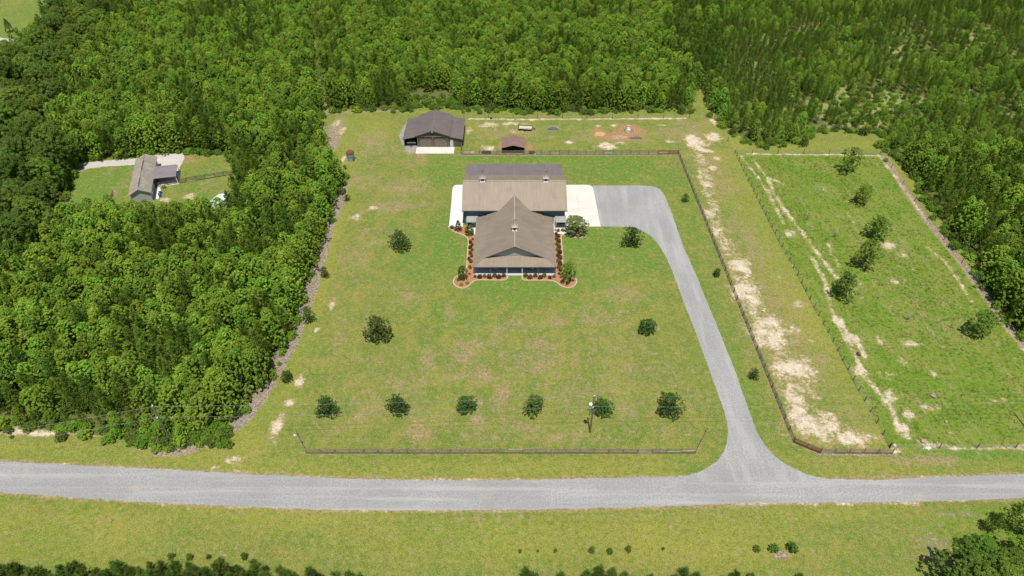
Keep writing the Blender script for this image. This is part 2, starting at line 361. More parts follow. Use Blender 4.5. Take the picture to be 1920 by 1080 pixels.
for a in [(100, 1000, 260, 60), (520, 960, 260, 40), (900, 1010, 300, 50), (1300, 1010, 260, 60), (1500, 965, 260, 18), (680, 250, 60, 30)]: blob('yellow', *a, .85)
for a in [(980, 528, 130, 34, .8), (850, 440, 60, 60, .8), (800, 480, 60, 50, .6), (1110, 455, 60, 36, .9), (1200, 470, 60, 60, .6), (960, 297, 150, 9, 1), (1150, 312, 90, 30, .9), (830, 325, 50, 24, .7), (1100, 520, 60, 30, .6),
          (1265, 380, 60, 90, .5), (1320, 560, 30, 120, .55), (1400, 740, 30, 90, .45), (1800, 853, 140, 10, 1), (200, 345, 60, 60, .8), (380, 350, 40, 50, .6), (720, 400, 40, 30, .4), (860, 600, 90, 50, .45), (1000, 560, 200, 30, .4),
          (700, 870, 300, 16, .35), (1000, 700, 140, 40, .25), (1100, 235, 170, 5, .5), (700, 930, 900, 6, .0), (1380, 640, 40, 60, .4), (40, 40, 120, 60, .55), (90, 850, 200, 14, .45), (1270, 860, 50, 30, .5), (1050, 250, 60, 12, .4), (960, 262, 70, 16, .4)]: blob('lush', *a)
for a in [(960, 250, 80, 14, .75), (1150, 255, 90, 16, .75), (1280, 250, 60, 20, .8), (1340, 330, 40, 60, .7), (1400, 450, 40, 60, .7), (1520, 680, 50, 60, .7), (1600, 790, 50, 30, .6), (700, 270, 50, 30, .75), (760, 350, 60, 20, .7), (680, 340, 40, 20, .7), (700, 440, 40, 30, .5), (1300, 232, 60, 8, .8), (760, 720, 60, 40, .6), (1080, 740, 60, 30, .6), (1130, 600, 60, 30, .6), (690, 760, 40, 30, .6), (900, 820, 60, 14, .6), (1180, 770, 40, 30, .6), (670, 480, 30, 40, .7), (640, 640, 20, 40, .7), (760, 560, 40, 20, .6), (960, 610, 70, 16, .6), (1060, 820, 80, 12, .6), (640, 800, 40, 20, .6), (870, 653, 32, 26), (930, 640, 18, 36, .7), (1010, 647, 34, 16), (800, 667, 16, 24), (840, 590, 10, 30, .7), (900, 703, 24, 24), (1170, 553, 52, 18, .8), (1043, 603, 18, 18, .8), (937, 747, 24, 22), (897, 793, 18, 20), (787, 810, 32, 22), (977, 800, 34, 16, .8),
          (1247, 807, 24, 14, .7), (735, 386, 52, 12), (800, 384, 30, 7, .8), (700, 620, 40, 30, .4), (1150, 650, 80, 40, .45), (1000, 690, 300, 60, .45), (900, 780, 300, 40, .40), (700, 700, 80, 60, .35), (610, 430, 14, 60, .5), (650, 470, 20, 60, .45), (640, 560, 24, 60, .45),
          (1370, 480, 40, 60, .5), (1330, 300, 40, 40, .7), (1440, 600, 60, 60, .6), (1560, 800, 80, 30, .6), (780, 300, 30, 16, .7), (700, 300, 40, 20, .4), (580, 960, 160, 20, .35), (200, 985, 100, 14, .35), (1350, 960, 200, 12, .35), (870, 975, 160, 14, .35), (1528, 1035, 10, 7, 1),
          (230, 345, 14, 40, .7), (205, 320, 10, 20, .6), (340, 300, 30, 10, .8), (390, 345, 22, 14, .5), (1100, 290, 1, 1, 0), (950, 250, 60, 10, .5), (1100, 240, 60, 14, .45), (1250, 250, 50, 18, .5), (1700, 560, 60, 90, .45), (1780, 600, 60, 60, .45), (1650, 450, 60, 50, .4),
          (1725, 862, 78, 11, 1), (1150, 700, 160, 40, .5), (1010, 680, 60, 30, .8), (850, 700, 40, 20, .7), (130, 812, 140, 8, .9), (700, 340, 60, 16, .4)]: blob('dry', *a)
for a in [(1400, 553, 30, 32), (1387, 497, 26, 15), (1443, 627, 38, 36), (1487, 693, 46, 24), (1487, 750, 26, 24, .8), (1530, 800, 56, 28, 1.0), (1500, 780, 24, 26), (1597, 823, 44, 14), (1510, 785, 16, 16), (1500, 570, 13, 8, .8), (1487, 617, 13, 9, .8), (1460, 520, 6, 4, .8), (1327, 400, 8, 8, .9), (1342, 440, 6, 7, .9),
          (1303, 267, 20, 14, 1.2), (1296, 258, 12, 6, 1.2), (1312, 278, 10, 8, 1.2), (1337, 258, 16, 8, 1.1), (1330, 283, 16, 4), (1343, 297, 9, 4), (1337, 315, 9, 5), (1327, 345, 12, 7), (1313, 333, 7, 6), (1520, 640, 10, 6, .6), (1530, 745, 14, 6, .8), (1520, 690, 9, 8, .7), (1560, 780, 10, 10, .6),
          (1665, 460, 16, 8, .9), (1693, 477, 9, 7, .7), (1710, 645, 17, 5, 1), (1600, 633, 18, 6, .9), (1650, 640, 6, 11, .9), (1693, 677, 12, 9, .7), (1480, 437, 11, 7, .8), (1567, 487, 5, 14, .8), (1557, 463, 4, 12, .8), (1677, 527, 8, 5, .9), (1640, 533, 4, 8, .9), (1590, 377, 8, 3, .6), (1750, 700, 14, 6, .6),
          (1670, 742, 13, 16, .8), (1706, 778, 12, 10, .8), (1696, 808, 15, 14, 1.0), (1742, 765, 22, 6, .7), (1730, 828, 12, 6, 1), (1680, 846, 14, 5, 1), (1870, 750, 14, 5, .6), (1745, 835, 26, 6, .8), (1615, 700, 12, 14, .8), (1663, 700, 14, 8, .6),
          (918, 234, 19, 4.5, 1.1), (958, 232, 20, 3.2, 1), (985, 232, 12, 3, .8), (1067, 267, 9, 3, 1), (1138, 274, 19, 7, 1.1), (1162, 268, 15, 4, .8), (915, 277, 13, 5, .9), (880, 245, 6, 7, .8), (880, 285, 14, 3, 1), (965, 248, 14, 5, .7), (1120, 236, 8, 2, .8), (1150, 235, 8, 2, .8), (1255, 265, 12, 4, .7), (1240, 235, 14, 2, .6),
          (543, 755, 10, 7, 1.1), (518, 800, 12, 15, 1.1), (530, 780, 8, 12, .7), (563, 715, 10, 13, 1), (440, 863, 28, 6, .8), (403, 877, 9, 3.5), (457, 882, 20, 4, .8), (510, 830, 12, 8, .6), (623, 570, 6, 14, .9), (595, 618, 5, 4, 1), (668, 408, 14, 9, .7), (700, 389, 10, 4, .9), (644, 300, 6, 7, 1.1), (642, 245, 8, 10, .8), (631, 232, 8, 7, .8),
          (765, 285, 10, 6, .6), (1737, 897, 40, 2.6, .8), (1660, 884, 8, 3, .8), (1690, 945, 40, 4, .9), (181, 1010, 2.5, 6, 1), (180, 1016, 4, 2.5, 1.1), (820, 998, 4, 3, .8), (990, 1060, 4, 3, .8), (60, 812, 60, 5, 1.1), (170, 816, 20, 4, .9), (265, 842, 14, 4, .7), (30, 806, 30, 4, 1), (350, 283, 14, 5, .8), (310, 375, 14, 4, .9), (355, 368, 12, 6, .9)]: blob('sand', *a)
track('sand', [(1385, 500), (1405, 550), (1445, 630), (1490, 700), (1500, 770), (1545, 805), (1600, 825)], 6.0, .66); blob('dry', 1450, 620, 70, 140, .75); track('sand', [(1300, 262), (1325, 340), (1345, 430), (1385, 500)], 3.5, .66)
track('sand', [(880, 223), (1000, 224), (1140, 223), (1285, 222)], 1.1, 1.0); track('sand', [(1335, 225), (1345, 235)], 1.8, 1.1); track('sand', [(1400, 288), (1513, 290), (1573, 290), (1627, 292), (1650, 293)], 1.0, .95)
track('sand', [(1440, 335), (1450, 360), (1467, 387), (1513, 447), (1540, 483), (1570, 523)], 1.3, .85); track('sand', [(1523, 483), (1547, 527), (1557, 573), (1573, 613), (1597, 650), (1613, 687), (1633, 720), (1670, 763), (1690, 807)], 1.3, .9)
track('sand', [(1390, 293), (1420, 330), (1440, 360), (1470, 420)], .9, .8); track('sand', [(1413, 300), (1435, 330), (1470, 345)], 1.0, .8); track('sand', [(1573, 597), (1585, 625), (1605, 640), (1620, 668)], 1.6, .9)
track('sand', [(1647, 290), (1670, 320), (1700, 360), (1737, 413)], 1.2, .7); track('sand', [(1737, 463), (1773, 490), (1800, 530), (1822, 565)], 1.0, .8); track('sand', [(1760, 837), (1830, 842), (1903, 838), (2000, 838)], .8, .85)
track('sand', [(1860, 573), (1880, 610), (1925, 660)], 1.2, .6); track('sand', [(1590, 400), (1620, 450)], .6, .7)
track('soil', [(1660, 295), (1690, 345), (1737, 413), (1803, 493), (1860, 573), (1925, 655)], 1.9, 1.05)
track('soil', [(604, 240), (612, 290), (640, 325), (646, 350), (634, 385), (618, 425), (606, 470), (590, 530), (568, 590), (550, 640), (520, 695), (492, 742), (455, 790), (410, 820), (350, 842), (315, 845)], 2.7, 1.0)
track('soil', [(300, 838), (350, 838)], 4, 1.0); track('soil', [(612, 212), (760, 206)], 2.0, .7); blob('soil', 810, 192, 44, 9, .8); blob('soil', 622, 262, 20, 50, .85); track('soil', [(592, 90), (604, 150), (614, 210)], 1.6, .8)
track('soil', [(1275, 290), (1390, 577), (1487, 828)], 1.0, .75); track('soil', [(1487, 828), (1537, 850), (1672, 850)], .9, .9); track('soil', [(575, 850), (1303, 848)], .7, .7); track('soil', [(865, 290), (1272, 289)], 1.5, .9)
track('litter', [(1381, 292), (1413, 360), (1480, 490), (1527, 577), (1600, 713), (1667, 838)], .5, .62)
blob('soil', 1466, 1041, 17, 9, 1.1); blob('soil', 1037, 240, 14, 6, .9); blob('hay', 1037, 256, 16, 3, 1); blob('hay', 940, 275, 10, 9, 1.1); blob('hay', 992, 274, 10, 9, 1.1); blob('hay', 917, 258, 8, 2.6, .9); blob('hay', 1125, 249, 14, 9, 1.5); blob('hay', 1180, 244, 28, 12, 1.6); blob('hay', 1162, 256, 36, 9, 1.6)
blob('soil', 1167, 257, 32, 6, 1.05); blob('soil', 1125, 250, 8, 5, .9); blob('hay', 785, 290, 16, 6, .9); blob('hay', 350, 368, 16, 8, .8); blob('hay', 880, 262, 8, 6, .6); blob('hay', 1725, 1050, 20, 60, .6); blob('soil', 1790, 965, 60, 8, .6); blob('soil', 1760, 1040, 40, 60, .6)
blob('hay', 352, 298, 12, 6, .9)
for a in [(810, 200, 60, 10, .6), (1690, 230, 60, 8, .5)]: blob('rough', *a)
poly('rough', [(1690, 975), (1800, 950), (1990, 940), (2100, 1180), (1790, 1180)], .5)
def vnoise(x, y, s, seed):
    r = np.random.default_rng(seed); g = r.uniform(0, 1, (64, 64)); u, v = (x / s) % 64, (y / s) % 64
    i, j = np.floor(u).astype(int), np.floor(v).astype(int); fu, fv = u - i, v - j; fu = fu * fu * (3 - 2 * fu); fv = fv * fv * (3 - 2 * fv)
    i1, j1 = (i + 1) % 64, (j + 1) % 64; i %= 64; j %= 64
    return (g[i, j] * (1 - fu) + g[i1, j] * fu) * (1 - fv) + (g[i, j1] * (1 - fu) + g[i1, j1] * fu) * fv
_d = Y * cp + CAM_H * sp; _px = 960 + FPX * X / _d; _py = 540 + FPX * (CAM_H * cp - Y * sp) / _d
_t = (_d > 1) & (_px > 1400) & (_py < 250) & (_py > 20) & (W['litter'] > .5)
W['strawgrass'][_t] = np.clip((vnoise(X[_t], Y[_t], 7, 9) * .6 + vnoise(X[_t], Y[_t], 16, 10) * .4 - .40) * 6, 0, 1)
for e_ in ([(-200, 855), (0, 865), (200, 875), (433, 887), (640, 897), (940, 900.5), (1107, 897), (1280, 893.5)], [(1563, 898), (1747, 895), (1920, 889), (2200, 880)], [(1920, 933), (1633, 942), (1280, 948), (1107, 953), (940, 956), (640, 956), (433, 949), (200, 937), (0, 923), (-200, 912)]): track('dry', e_, 1.0, 1.3); track('sand', e_, .5, .62)
nx, ny = len(gx), len(gy); I = np.arange(nx * ny).reshape(ny, nx)
Fq = np.stack([I[:-1, :-1], I[:-1, 1:], I[1:, 1:], I[1:, :-1]], -1).reshape(-1, 4)
def np_mesh(name, V, F, mat, attrs=None):
    me = bpy.data.meshes.new(name); k = F.shape[1]
    me.vertices.add(len(V)); me.vertices.foreach_set('co', V.astype(np.float32).ravel())
    me.loops.add(F.size); me.loops.foreach_set('vertex_index', F.astype(np.int32).ravel())
    me.polygons.add(len(F)); me.polygons.foreach_set('loop_start', np.arange(0, F.size, k, dtype=np.int32))
    me.update(calc_edges=True); me.materials.append(mat)
    for n, (dom, a) in (attrs or {}).items():
        at = me.attributes.new(n, 'FLOAT', dom); at.data.foreach_set('value', a.astype(np.float32))
    return me
gm = np_mesh('ground', np.stack([X, Y, np.zeros(X.size)], 1), Fq, M['ground'], {k: ('POINT', v) for k, v in W.items()})
tag(link('ground', gm), kind='structure')

# ------------------------------------------------------------------ road, drive, slabs
def dense(pts, step, jit, close=False):
    out = []; P = list(pts) + ([pts[0]] if close else [])
    for a, b in zip(P[:-1], P[1:]):
        n = max(1, int((b - a).length / step))
        for i in range(n):
            p = a.lerp(b, i / n); out.append(Vector((p.x + random.uniform(-jit, jit), p.y + random.uniform(-jit, jit), 0)))
    if not close: out.append(P[-1])
    return out
def sheet(name, pts, z, mat, thick=0.0, parent=None):
    me = bpy.data.meshes.new(name); tris = tessellate_polygon([[Vector((p.x, p.y, 0)) for p in pts]])
    V = [(p.x, p.y, z) for p in pts]; F = []
    for t in tris:
        a, b, c = (Vector(V[i]) for i in t); F.append(tuple(t) if (b - a).cross(c - a).z > 0 else tuple(t)[::-1])
    if thick:
        n = len(V); V += [(p.x, p.y, z - thick) for p in pts]
        ar = sum(pts[i].x * pts[(i + 1) % n].y - pts[(i + 1) % n].x * pts[i].y for i in range(n))
        F += [((i, n + i, n + (i + 1) % n, (i + 1) % n) if ar > 0 else ((i + 1) % n, n + (i + 1) % n, n + i, i)) for i in range(n)]
    me.from_pydata(V, [], F); me.materials.append(mat); me.update()
    return tag(link(name, me, parent), kind=None if parent else 'structure')
def smooth(pts, n=5):
    P = [pts[0]] + pts + [pts[-1]]; out = []
    for i in range(1, len(P) - 2):
        p0, p1, p2, p3 = P[i - 1:i + 3]
        for k in range(n):
            t = k / n; out.append(tuple(.5 * (2 * p1[j] + (p2[j] - p0[j]) * t + (2 * p0[j] - 5 * p1[j] + 4 * p2[j] - p3[j]) * t * t + (3 * p1[j] - p0[j] - 3 * p2[j] + p3[j]) * t ** 3) for j in (0, 1)))
    return out + [tuple(pts[-1])]
top = smooth([(-600, 842), (-200, 855), (0, 865), (200, 875), (433, 887), (640, 897), (773, 900), (940, 900.5), (1107, 897), (1280, 893.5), (1400, 895), (1563, 898), (1633, 900), (1747, 895), (1920, 889), (2400, 872)])
bot = smooth([(2500, 905), (1920, 933), (1780, 939), (1633, 942), (1420, 943.5), (1280, 948), (1107, 953), (940, 956), (640, 956), (433, 949), (200, 937), (0, 923), (-200, 912), (-700, 890)])
sheet('road', dense(Gp(top), .5, .10) + dense(Gp(bot), .5, .10), .006, M['gravel'])
inn = [(1127, 424.6), (1160, 425), (1180, 426), (1200, 431), (1220, 443), (1240, 467), (1260, 507), (1280, 562), (1300, 612), (1313, 647), (1337, 713), (1347, 740), (1356, 765), (1363, 792), (1365, 817), (1358, 843), (1343, 865), (1317, 882), (1280, 894.5)]
outr = [(1563, 899.5), (1530, 893.5), (1507, 887), (1467, 866), (1440, 842), (1420, 810), (1403, 765), (1387, 720), (1380, 700), (1360, 650), (1340, 600), (1323, 560), (1307, 520), (1294, 490), (1280, 458), (1257, 393), (1244, 363), (1236, 354), (1222, 349.5), (1205, 348), (1160, 348)]
sheet('driveway', dense(Gp(smooth(inn, 4)), .5, .07) + dense(Gp([(1290, 903), (1540, 903)]), .8, .02) + dense(Gp(smooth(outr, 4)), .5, .07) + Gp([(1111, 348.3)]), .012, M['drive_gravel'])
def rounded(p, c, q, n=6):
    return [tuple((1 - t) ** 2 * p[j] + 2 * t * (1 - t) * c[j] + t * t * q[j] for j in (0, 1)) for t in [i / n for i in range(n + 1)]]
def concrete(name, pts_world, mat, cuts, label=None):
    o = sheet(name, pts_world, .085, mat, .12)
    return o
concrete('driveway_slab', Gp([(1059, 347)] + rounded((1100, 347), (1111, 347.3), (1112.5, 355)) + [(1126.5, 425), (1059, 425)]), M['slab'], [])
concrete('side_slab', Gp([(868, 425), (842, 425), (846.5, 380)] + rounded((848.3, 357), (849.5, 347), (857, 347)) + [(868, 347)]), M['slab_white'], [])
concrete('garage_apron', [Vector((x, y, 0)) for x, y in ((-27.0, 168.9), (-16.3, 168.9), (-16.3, 172.5), (-27.0, 172.5))], M['slab'], [])
def joints(x0, x1, y0, y1, nx_, ny_):
    m = MB()
    for i in range(1, nx_): x = x0 + (x1 - x0) * i / nx_; m.box(x, (y0 + y1) / 2, .087, .05, y1 - y0, .006)
    for i in range(1, ny_): y = y0 + (y1 - y0) * i / ny_; m.box((x0 + x1) / 2, y, .0875, x1 - x0, .05, .006)
    tag(m.build('slab_joints', M['joint']), kind='structure')
joints(12.8, 20.4, 134.6, 148.6, 2, 4); joints(-14.5, -11.9, 134.6, 148.0, 1, 4); joints(-27.0, -16.3, 168.9, 172.5, 3, 1)
sheet('gravel_lot', dense(Gp([(752, 268), (748, 255), (754, 243), (760, 232), (764, 226), (800, 226), (800, 270), (781, 281), (775, 288), (764, 284)]), .5, .2, True), .008, M['garage_gravel'])
sheet('side_driveway', dense(Gp([(95, 338), (108, 322), (138, 307), (200, 301), (255, 297), (300, 290), (344, 287), (346, 296), (338, 312), (331, 330), (322, 322), (300, 315), (255, 309), (200, 312), (165, 316), (140, 325), (120, 345), (95, 356)]), .5, .12, True), .008, M['white_gravel'])
sheet('field_path', dense(Gp([(-60, 66), (12, 72), (48, 78), (80, 84), (75, 90), (45, 84), (10, 80), (-60, 74)]), 1, .2, True), .008, M['white_gravel'])

# ------------------------------------------------------------------ vegetation meshes
def leaf_quads(P, N, size, asp, rnd, tint):
    """leaf blades: centres P, normals N"""
    n = len(P); t = rnd.normal(size=(n, 3)); a = np.cross(N, t); a /= np.linalg.norm(a, axis=1, keepdims=True) + 1e-9; b = np.cross(N, a); b /= np.linalg.norm(b, axis=1, keepdims=True) + 1e-9
    s = size * rnd.uniform(.65, 1.35, (n, 1)); a = a * s; b = b * s * asp
    V = np.stack([P - a, P - b * .9 + a * .1, P + a, P + b * .9 + a * .1], 1).reshape(-1, 3); F = np.arange(4 * n).reshape(n, 4)
    return V, F, np.repeat(tint, 4)
def clump_crown(seed, H, Rr, base, nclump, nleaf, csize, leaf, shape='egg', lump=.25, fill=.35):
    r = np.random.default_rng(seed); Ps, Ns, Ts = [], [], []
    ph = r.uniform(0, 6.28, 6); am = r.uniform(.3, 1, 6)
    for i in range(nclump):
        u = (i + r.uniform(0, 1)) / nclump; u = u ** (.85 if shape == 'cone' else 1.0)
        th = i * 2.39996 + r.uniform(-.5, .5)
        if shape == 'cone': prof = (1 - u) ** .75 * (1 if u > .12 else .7 + u * 2.5)
        elif shape == 'gum': prof = max(0, 1 - u ** 2.3) ** .62 * (.82 + .18 * min(1, u * 4)) + .04
        elif shape == 'dome': prof = math.sqrt(max(0, 1 - (2 * u - .9) ** 2 * .9)) if u < .97 else .3
        else: prof = math.sqrt(max(0, 1 - max(0, (u - .35) / .65) ** 2.2)) * (.8 + .2 * min(1, u / .35)) + .03
        lob = 1 + lump * (math.sin(2 * th + ph[0] + u * 3) * am[0] + math.sin(3 * th + ph[1] - u * 5) * am[1] + math.sin(5 * th + ph[2]) * .5 * am[2]) / 2
        k = 1.0 if r.random() > fill else math.sqrt(r.uniform(.0, .8))
        rad = Rr * prof * lob * k * r.uniform(.86, 1.1); z = base + (H - base) * u
        c = np.array([math.cos(th) * rad, math.sin(th) * rad, z]); out = np.array([math.cos(th) * .8, math.sin(th) * .8, .75]); out /= np.linalg.norm(out)
        d = r.normal(size=(nleaf, 3)) * .5 + out * .55; d /= np.linalg.norm(d, axis=1, keepdims=True)
        rr = csize * r.uniform(.55, 1.0, (nleaf, 1)); Ps.append(c + d * rr * r.uniform(.8, 1.15))
        Ns.append(d * .7 + np.array([0, 0, .75]) + r.normal(size=(nleaf, 3)) * .28)
        Ts.append(np.clip(r.uniform(0, 1) * .65 + r.uniform(0, .35, nleaf), 0, 1))
    P = np.concatenate(Ps); N = np.concatenate(Ns); N /= np.linalg.norm(N, axis=1, keepdims=True)
    return leaf_quads(P, N, leaf, .75, r, np.concatenate(Ts))
def pine_crown(seed, H, Rr, base, nwhorl, nb, ntuft, nblade, blade=.42, bw=.045):
    r = np.random.default_rng(seed); V, T = [], []
    for w in range(nwhorl):
        u = (w + .5) / nwhorl; z = base + (H - base) * u; L = Rr * ((1 - u) ** .7) * (.75 + .25 * min(1, u * 5))
        for b in range(nb if u < .85 else 3):
            th = r.uniform(0, 6.28); l = L * r.uniform(.7, 1.15) + .1; rise = r.uniform(.15, .5) + u * .4
            tb = r.uniform(0, 1)
            for k in range(ntuft):
                f = (k + .6) / ntuft; off = r.normal(size=3) * .10 * l
                c = np.array([math.cos(th) * l * f, math.sin(th) * l * f, z + l * f * rise + .1]) + off
                ax = np.array([math.cos(th) * .8, math.sin(th) * .8, .5])
                d = r.normal(size=(nblade, 3)) * .5 + ax; d /= np.linalg.norm(d, axis=1, keepdims=True)
                s = np.cross(d, r.normal(size=(nblade, 3))); s /= np.linalg.norm(s, axis=1, keepdims=True)
                ln = blade * r.uniform(.7, 1.2, (nblade, 1)); p0 = c + d * .02
                V.append(np.stack([p0 - s * bw, p0 + s * bw, p0 + d * ln], 1)); T.append(np.repeat(np.clip(tb * .6 + r.uniform(0, .4, nblade), 0, 1), 3))
    for k in range(3):   # leader candles
        pass
    V = np.concatenate(V).reshape(-1, 3); return V, np.arange(len(V)).reshape(-1, 3), np.concatenate(T)
def trunk_mb(H, r0, nlimb=5, seed=0, spread=1.2, bend=.12):
    rd = random.Random(seed); m = MB(); p = Vector((0, 0, -.05)); seg = 4; pts = [p]
    for i in range(seg): pts.append(Vector((rd.uniform(-bend, bend), rd.uniform(-bend, bend), H * .8 * (i + 1) / seg)))
    for i in range(seg): m.tube(pts[i], pts[i + 1], r0 * (1 - i / (seg + .6)), r0 * (1 - (i + 1) / (seg + .6)), 6, False)
    for k in range(nlimb):
        z = H * rd.uniform(.22, .65); th = k * 2.4 + rd.uniform(-.4, .4); L = spread * rd.uniform(.6, 1)
        a = Vector((0, 0, z)); b = Vector((math.cos(th) * L, math.sin(th) * L, z + L * rd.uniform(.4, .9)))
        m.tube(a, b, r0 * .42, r0 * .12, 5, False)
    return m
def crown_mesh(name, vft, mat): V, F, T = vft; return np_mesh(name, V, F, mat, {'tint': ('POINT', T)})
def joined(name, crown_vft, trunk, mats):
    V, F, T = crown_vft; tv = np.array(trunk.V); k = F.shape[1]; b = len(V)
    TF = []
    for f in trunk.F:
        f = [i + b for i in f]
        if k == 4: TF.append(f[:4] if len(f) >= 4 else f + [f[-1]])
        else: TF += [[f[0], f[1], f[2]], [f[0], f[2], f[3]]]
    F2 = np.concatenate([F, np.array(TF)]); V2 = np.concatenate([V, tv]); T2 = np.concatenate([T, np.zeros(len(tv))])
    me = np_mesh(name, V2, F2, mats[0], {'tint': ('POINT', T2)}); me.materials.append(mats[1])
    me.polygons.foreach_set('material_index', np.concatenate([np.zeros(len(F)), np.ones(len(TF))]).astype(np.int32)); me.update(); return me
KINDS = {}
def kind(name, n, crown_fn, trunk_fn, mat):
    lst = []
    for i in range(n):
        c = crown_fn(i); t = trunk_fn(i); lst.append((crown_mesh(name + '_crown', c, mat), t.mesh(name + '_trunk', M['bark']), c, t))
    KINDS[name] = (lst, mat)
kind('sweetgum_tree', 5, lambda i: clump_crown(100 + i, 7.1 + .42 * i, 1.85 + .16 * (i % 3), .9, 240, 11, .25, .155, 'gum', .65, .4), lambda i: trunk_mb(8, .12, 4, i), M['gum'])
kind('pine_tree', 4, lambda i: pine_crown(200 + i, 8.3 + .4 * i, 1.75 + .12 * (i % 2), 1.0, 15, 6, 3, 16, .36, .048), lambda i: trunk_mb(8.6, .11, 2, i, .8), M['pine'])
kind('edge_pine', 3, lambda i: pine_crown(250 + i, 8.3, 1.6, .8, 15, 6, 3, 14, .62, .035), lambda i: trunk_mb(8.2, .1, 2, i, .8), M['pine_dark'])
kind('oak_tree', 3, lambda i: clump_crown(300 + i, 12.5 + .8 * i, 4.3 + .25 * i, 2.2, 420, 30, .70, .19, 'egg', .6, .5), lambda i: trunk_mb(11, .32, 8, i, 3.0, .3), M['oak'])
kind('young_oak', 4, lambda i: clump_crown(400 + i, 4.2 + .25 * i, 1.65 + .12 * (i % 3), .35, 330, 22, .22, .085, 'egg', .75, .5), lambda i: trunk_mb(4.2, .09, 6, i, 1.1, .06), M['yard'])
kind('field_tree', 4, lambda i: clump_crown(500 + i, 5.9, 1.95, 1.3, 230, 24, .28, .11, 'egg', .8, .5), lambda i: trunk_mb(5.6, .12, 7, i, 1.5, .1), M['oak'])
kind('bright_tree', 2, lambda i: clump_crown(600 + i, 9, 3.0, 1.2, 330, 24, .52, .15, 'egg', .6, .5), lambda i: trunk_mb(8, .2, 6, i, 2, .2), M['bright'])
kind('crape_myrtle', 1, lambda i: clump_crown(700 + i, 4.6, 2.2, .6, 330, 28, .32, .10, 'egg', .4, .5), lambda i: trunk_mb(4.2, .08, 8, i, 1.6, .1), M['crape'])
kind('bush', 3, lambda i: clump_crown(800 + i, 1.0, .5, .05, 80, 18, .12, .055, 'egg', .15, .55), lambda i: trunk_mb(.8, .03, 4, i, .3, .02), M['shrub'])
kind('red_bush', 2, lambda i: clump_crown(820 + i, .95, .5, .05, 80, 18, .12, .055, 'egg', .12, .55), lambda i: trunk_mb(.8, .03, 4, i, .3, .02), M['redleaf'])
kind('cone_bush', 1, lambda i: clump_crown(840 + i, 3.0, .95, .1, 110, 20, .17, .075, 'cone', .1, .2), lambda i: trunk_mb(2.4, .05, 3, i, .4, .02), M['shrub'])
kind('brush', 3, lambda i: clump_crown(860 + i, 1.9, 1.1, .1, 90, 18, .26, .10, 'egg', .6, .5), lambda i: trunk_mb(1.6, .04, 4, i, .6, .05), M['bright'])
used = {}
def plant(kindname, name, x, y, s, label, cat, group=None, sz=1.0, rz=None, variant=None, z=0.0):
    lst, mat = KINDS[kindname]; i = used.get(kindname, 0) if variant is None else variant; used[kindname] = used.get(kindname, 0) + 1
    cm, tm, _, _ = lst[i % len(lst)]
    e = empty(name, (x, y, z), random.uniform(0, 6.28) if rz is None else rz, label, cat, group); q_ = random.uniform(.9, 1.1); e.scale = (s * q_, s / q_, s * sz)
    link('crown', cm, e); link('trunk', tm, e); return e

# stuff scattered over points (one object, geometry nodes)
def scatter(name, meshes, pos, rot, scl, idx, label, cat=None):
    me = bpy.data.meshes.new(name + '_points'); me.vertices.add(len(pos)); me.vertices.foreach_set('co', np.asarray(pos, np.float32).ravel())
    a = me.attributes.new('rot', 'FLOAT_VECTOR', 'POINT'); a.data.foreach_set('vector', np.asarray(rot, np.float32).ravel())
    a = me.attributes.new('scl', 'FLOAT_VECTOR', 'POINT'); a.data.foreach_set('vector', np.asarray(scl, np.float32).ravel())
    a = me.attributes.new('idx', 'INT', 'POINT'); a.data.foreach_set('value', np.asarray(idx, np.int32))
    me.update(); o = link(name, me); ng = bpy.data.node_groups.new(name, 'GeometryNodeTree')
    ng.interface.new_socket('Geometry', in_out='INPUT', socket_type='NodeSocketGeometry'); ng.interface.new_socket('Geometry', in_out='OUTPUT', socket_type='NodeSocketGeometry')
    N = ng.nodes; L = ng.links; gi = N.new('NodeGroupInput'); go = N.new('NodeGroupOutput'); ip = N.new('GeometryNodeInstanceOnPoints'); jn = N.new('GeometryNodeJoinGeometry')
    for m in meshes:
        so = bpy.data.objects.new(name + '_source', m); oi = N.new('GeometryNodeObjectInfo'); oi.inputs['Object'].default_value = so; oi.inputs['As Instance'].default_value = True
        L.new(oi.outputs['Geometry'], jn.inputs[0])
    def nat(n, typ):
        x = N.new('GeometryNodeInputNamedAttribute'); x.data_type = typ; x.inputs['Name'].default_value = n; return x.outputs['Attribute']
    L.new(gi.outputs[0], ip.inputs['Points']); L.new(jn.outputs[0], ip.inputs['Instance']); ip.inputs['Pick Instance'].default_value = True
    L.new(nat('idx', 'INT'), ip.inputs['Instance Index']); L.new(nat('rot', 'FLOAT_VECTOR'), ip.inputs['Rotation']); L.new(nat('scl', 'FLOAT_VECTOR'), ip.inputs['Scale'])
    L.new(ip.outputs[0], go.inputs[0]); md = o.modifiers.new('scatter', 'NODES'); md.node_group = ng
    return tag(o, label, cat, None, 'stuff')

# ------------------------------------------------------------------ woods
def in_poly_px(polys, xs, ys):
    r = np.zeros(xs.shape, bool)
    for p in polys: r |= inside([(q.x, q.y) for q in Gp(p)], xs, ys)
    return r
SP = 2.75
cx, cy = np.meshgrid(np.arange(-260, 260, SP), np.arange(62, 372, SP * .9)); cx[1::2] += SP / 2
cx = (cx + rng.uniform(-.85, .85, cx.shape)).ravel(); cy = (cy + rng.uniform(-.85, .85, cy.shape)).ravel()
PX = np.array([pix(a, b) for a, b in zip(cx, cy)]); px_, py_ = PX[:, 0], PX[:, 1]
wl = in_poly_px([WOOD_LEFT], cx, cy); wbk = in_poly_px([WOOD_BACK], cx, cy); cut = in_poly_px([CLEARING, FIELD_TL], cx, cy)
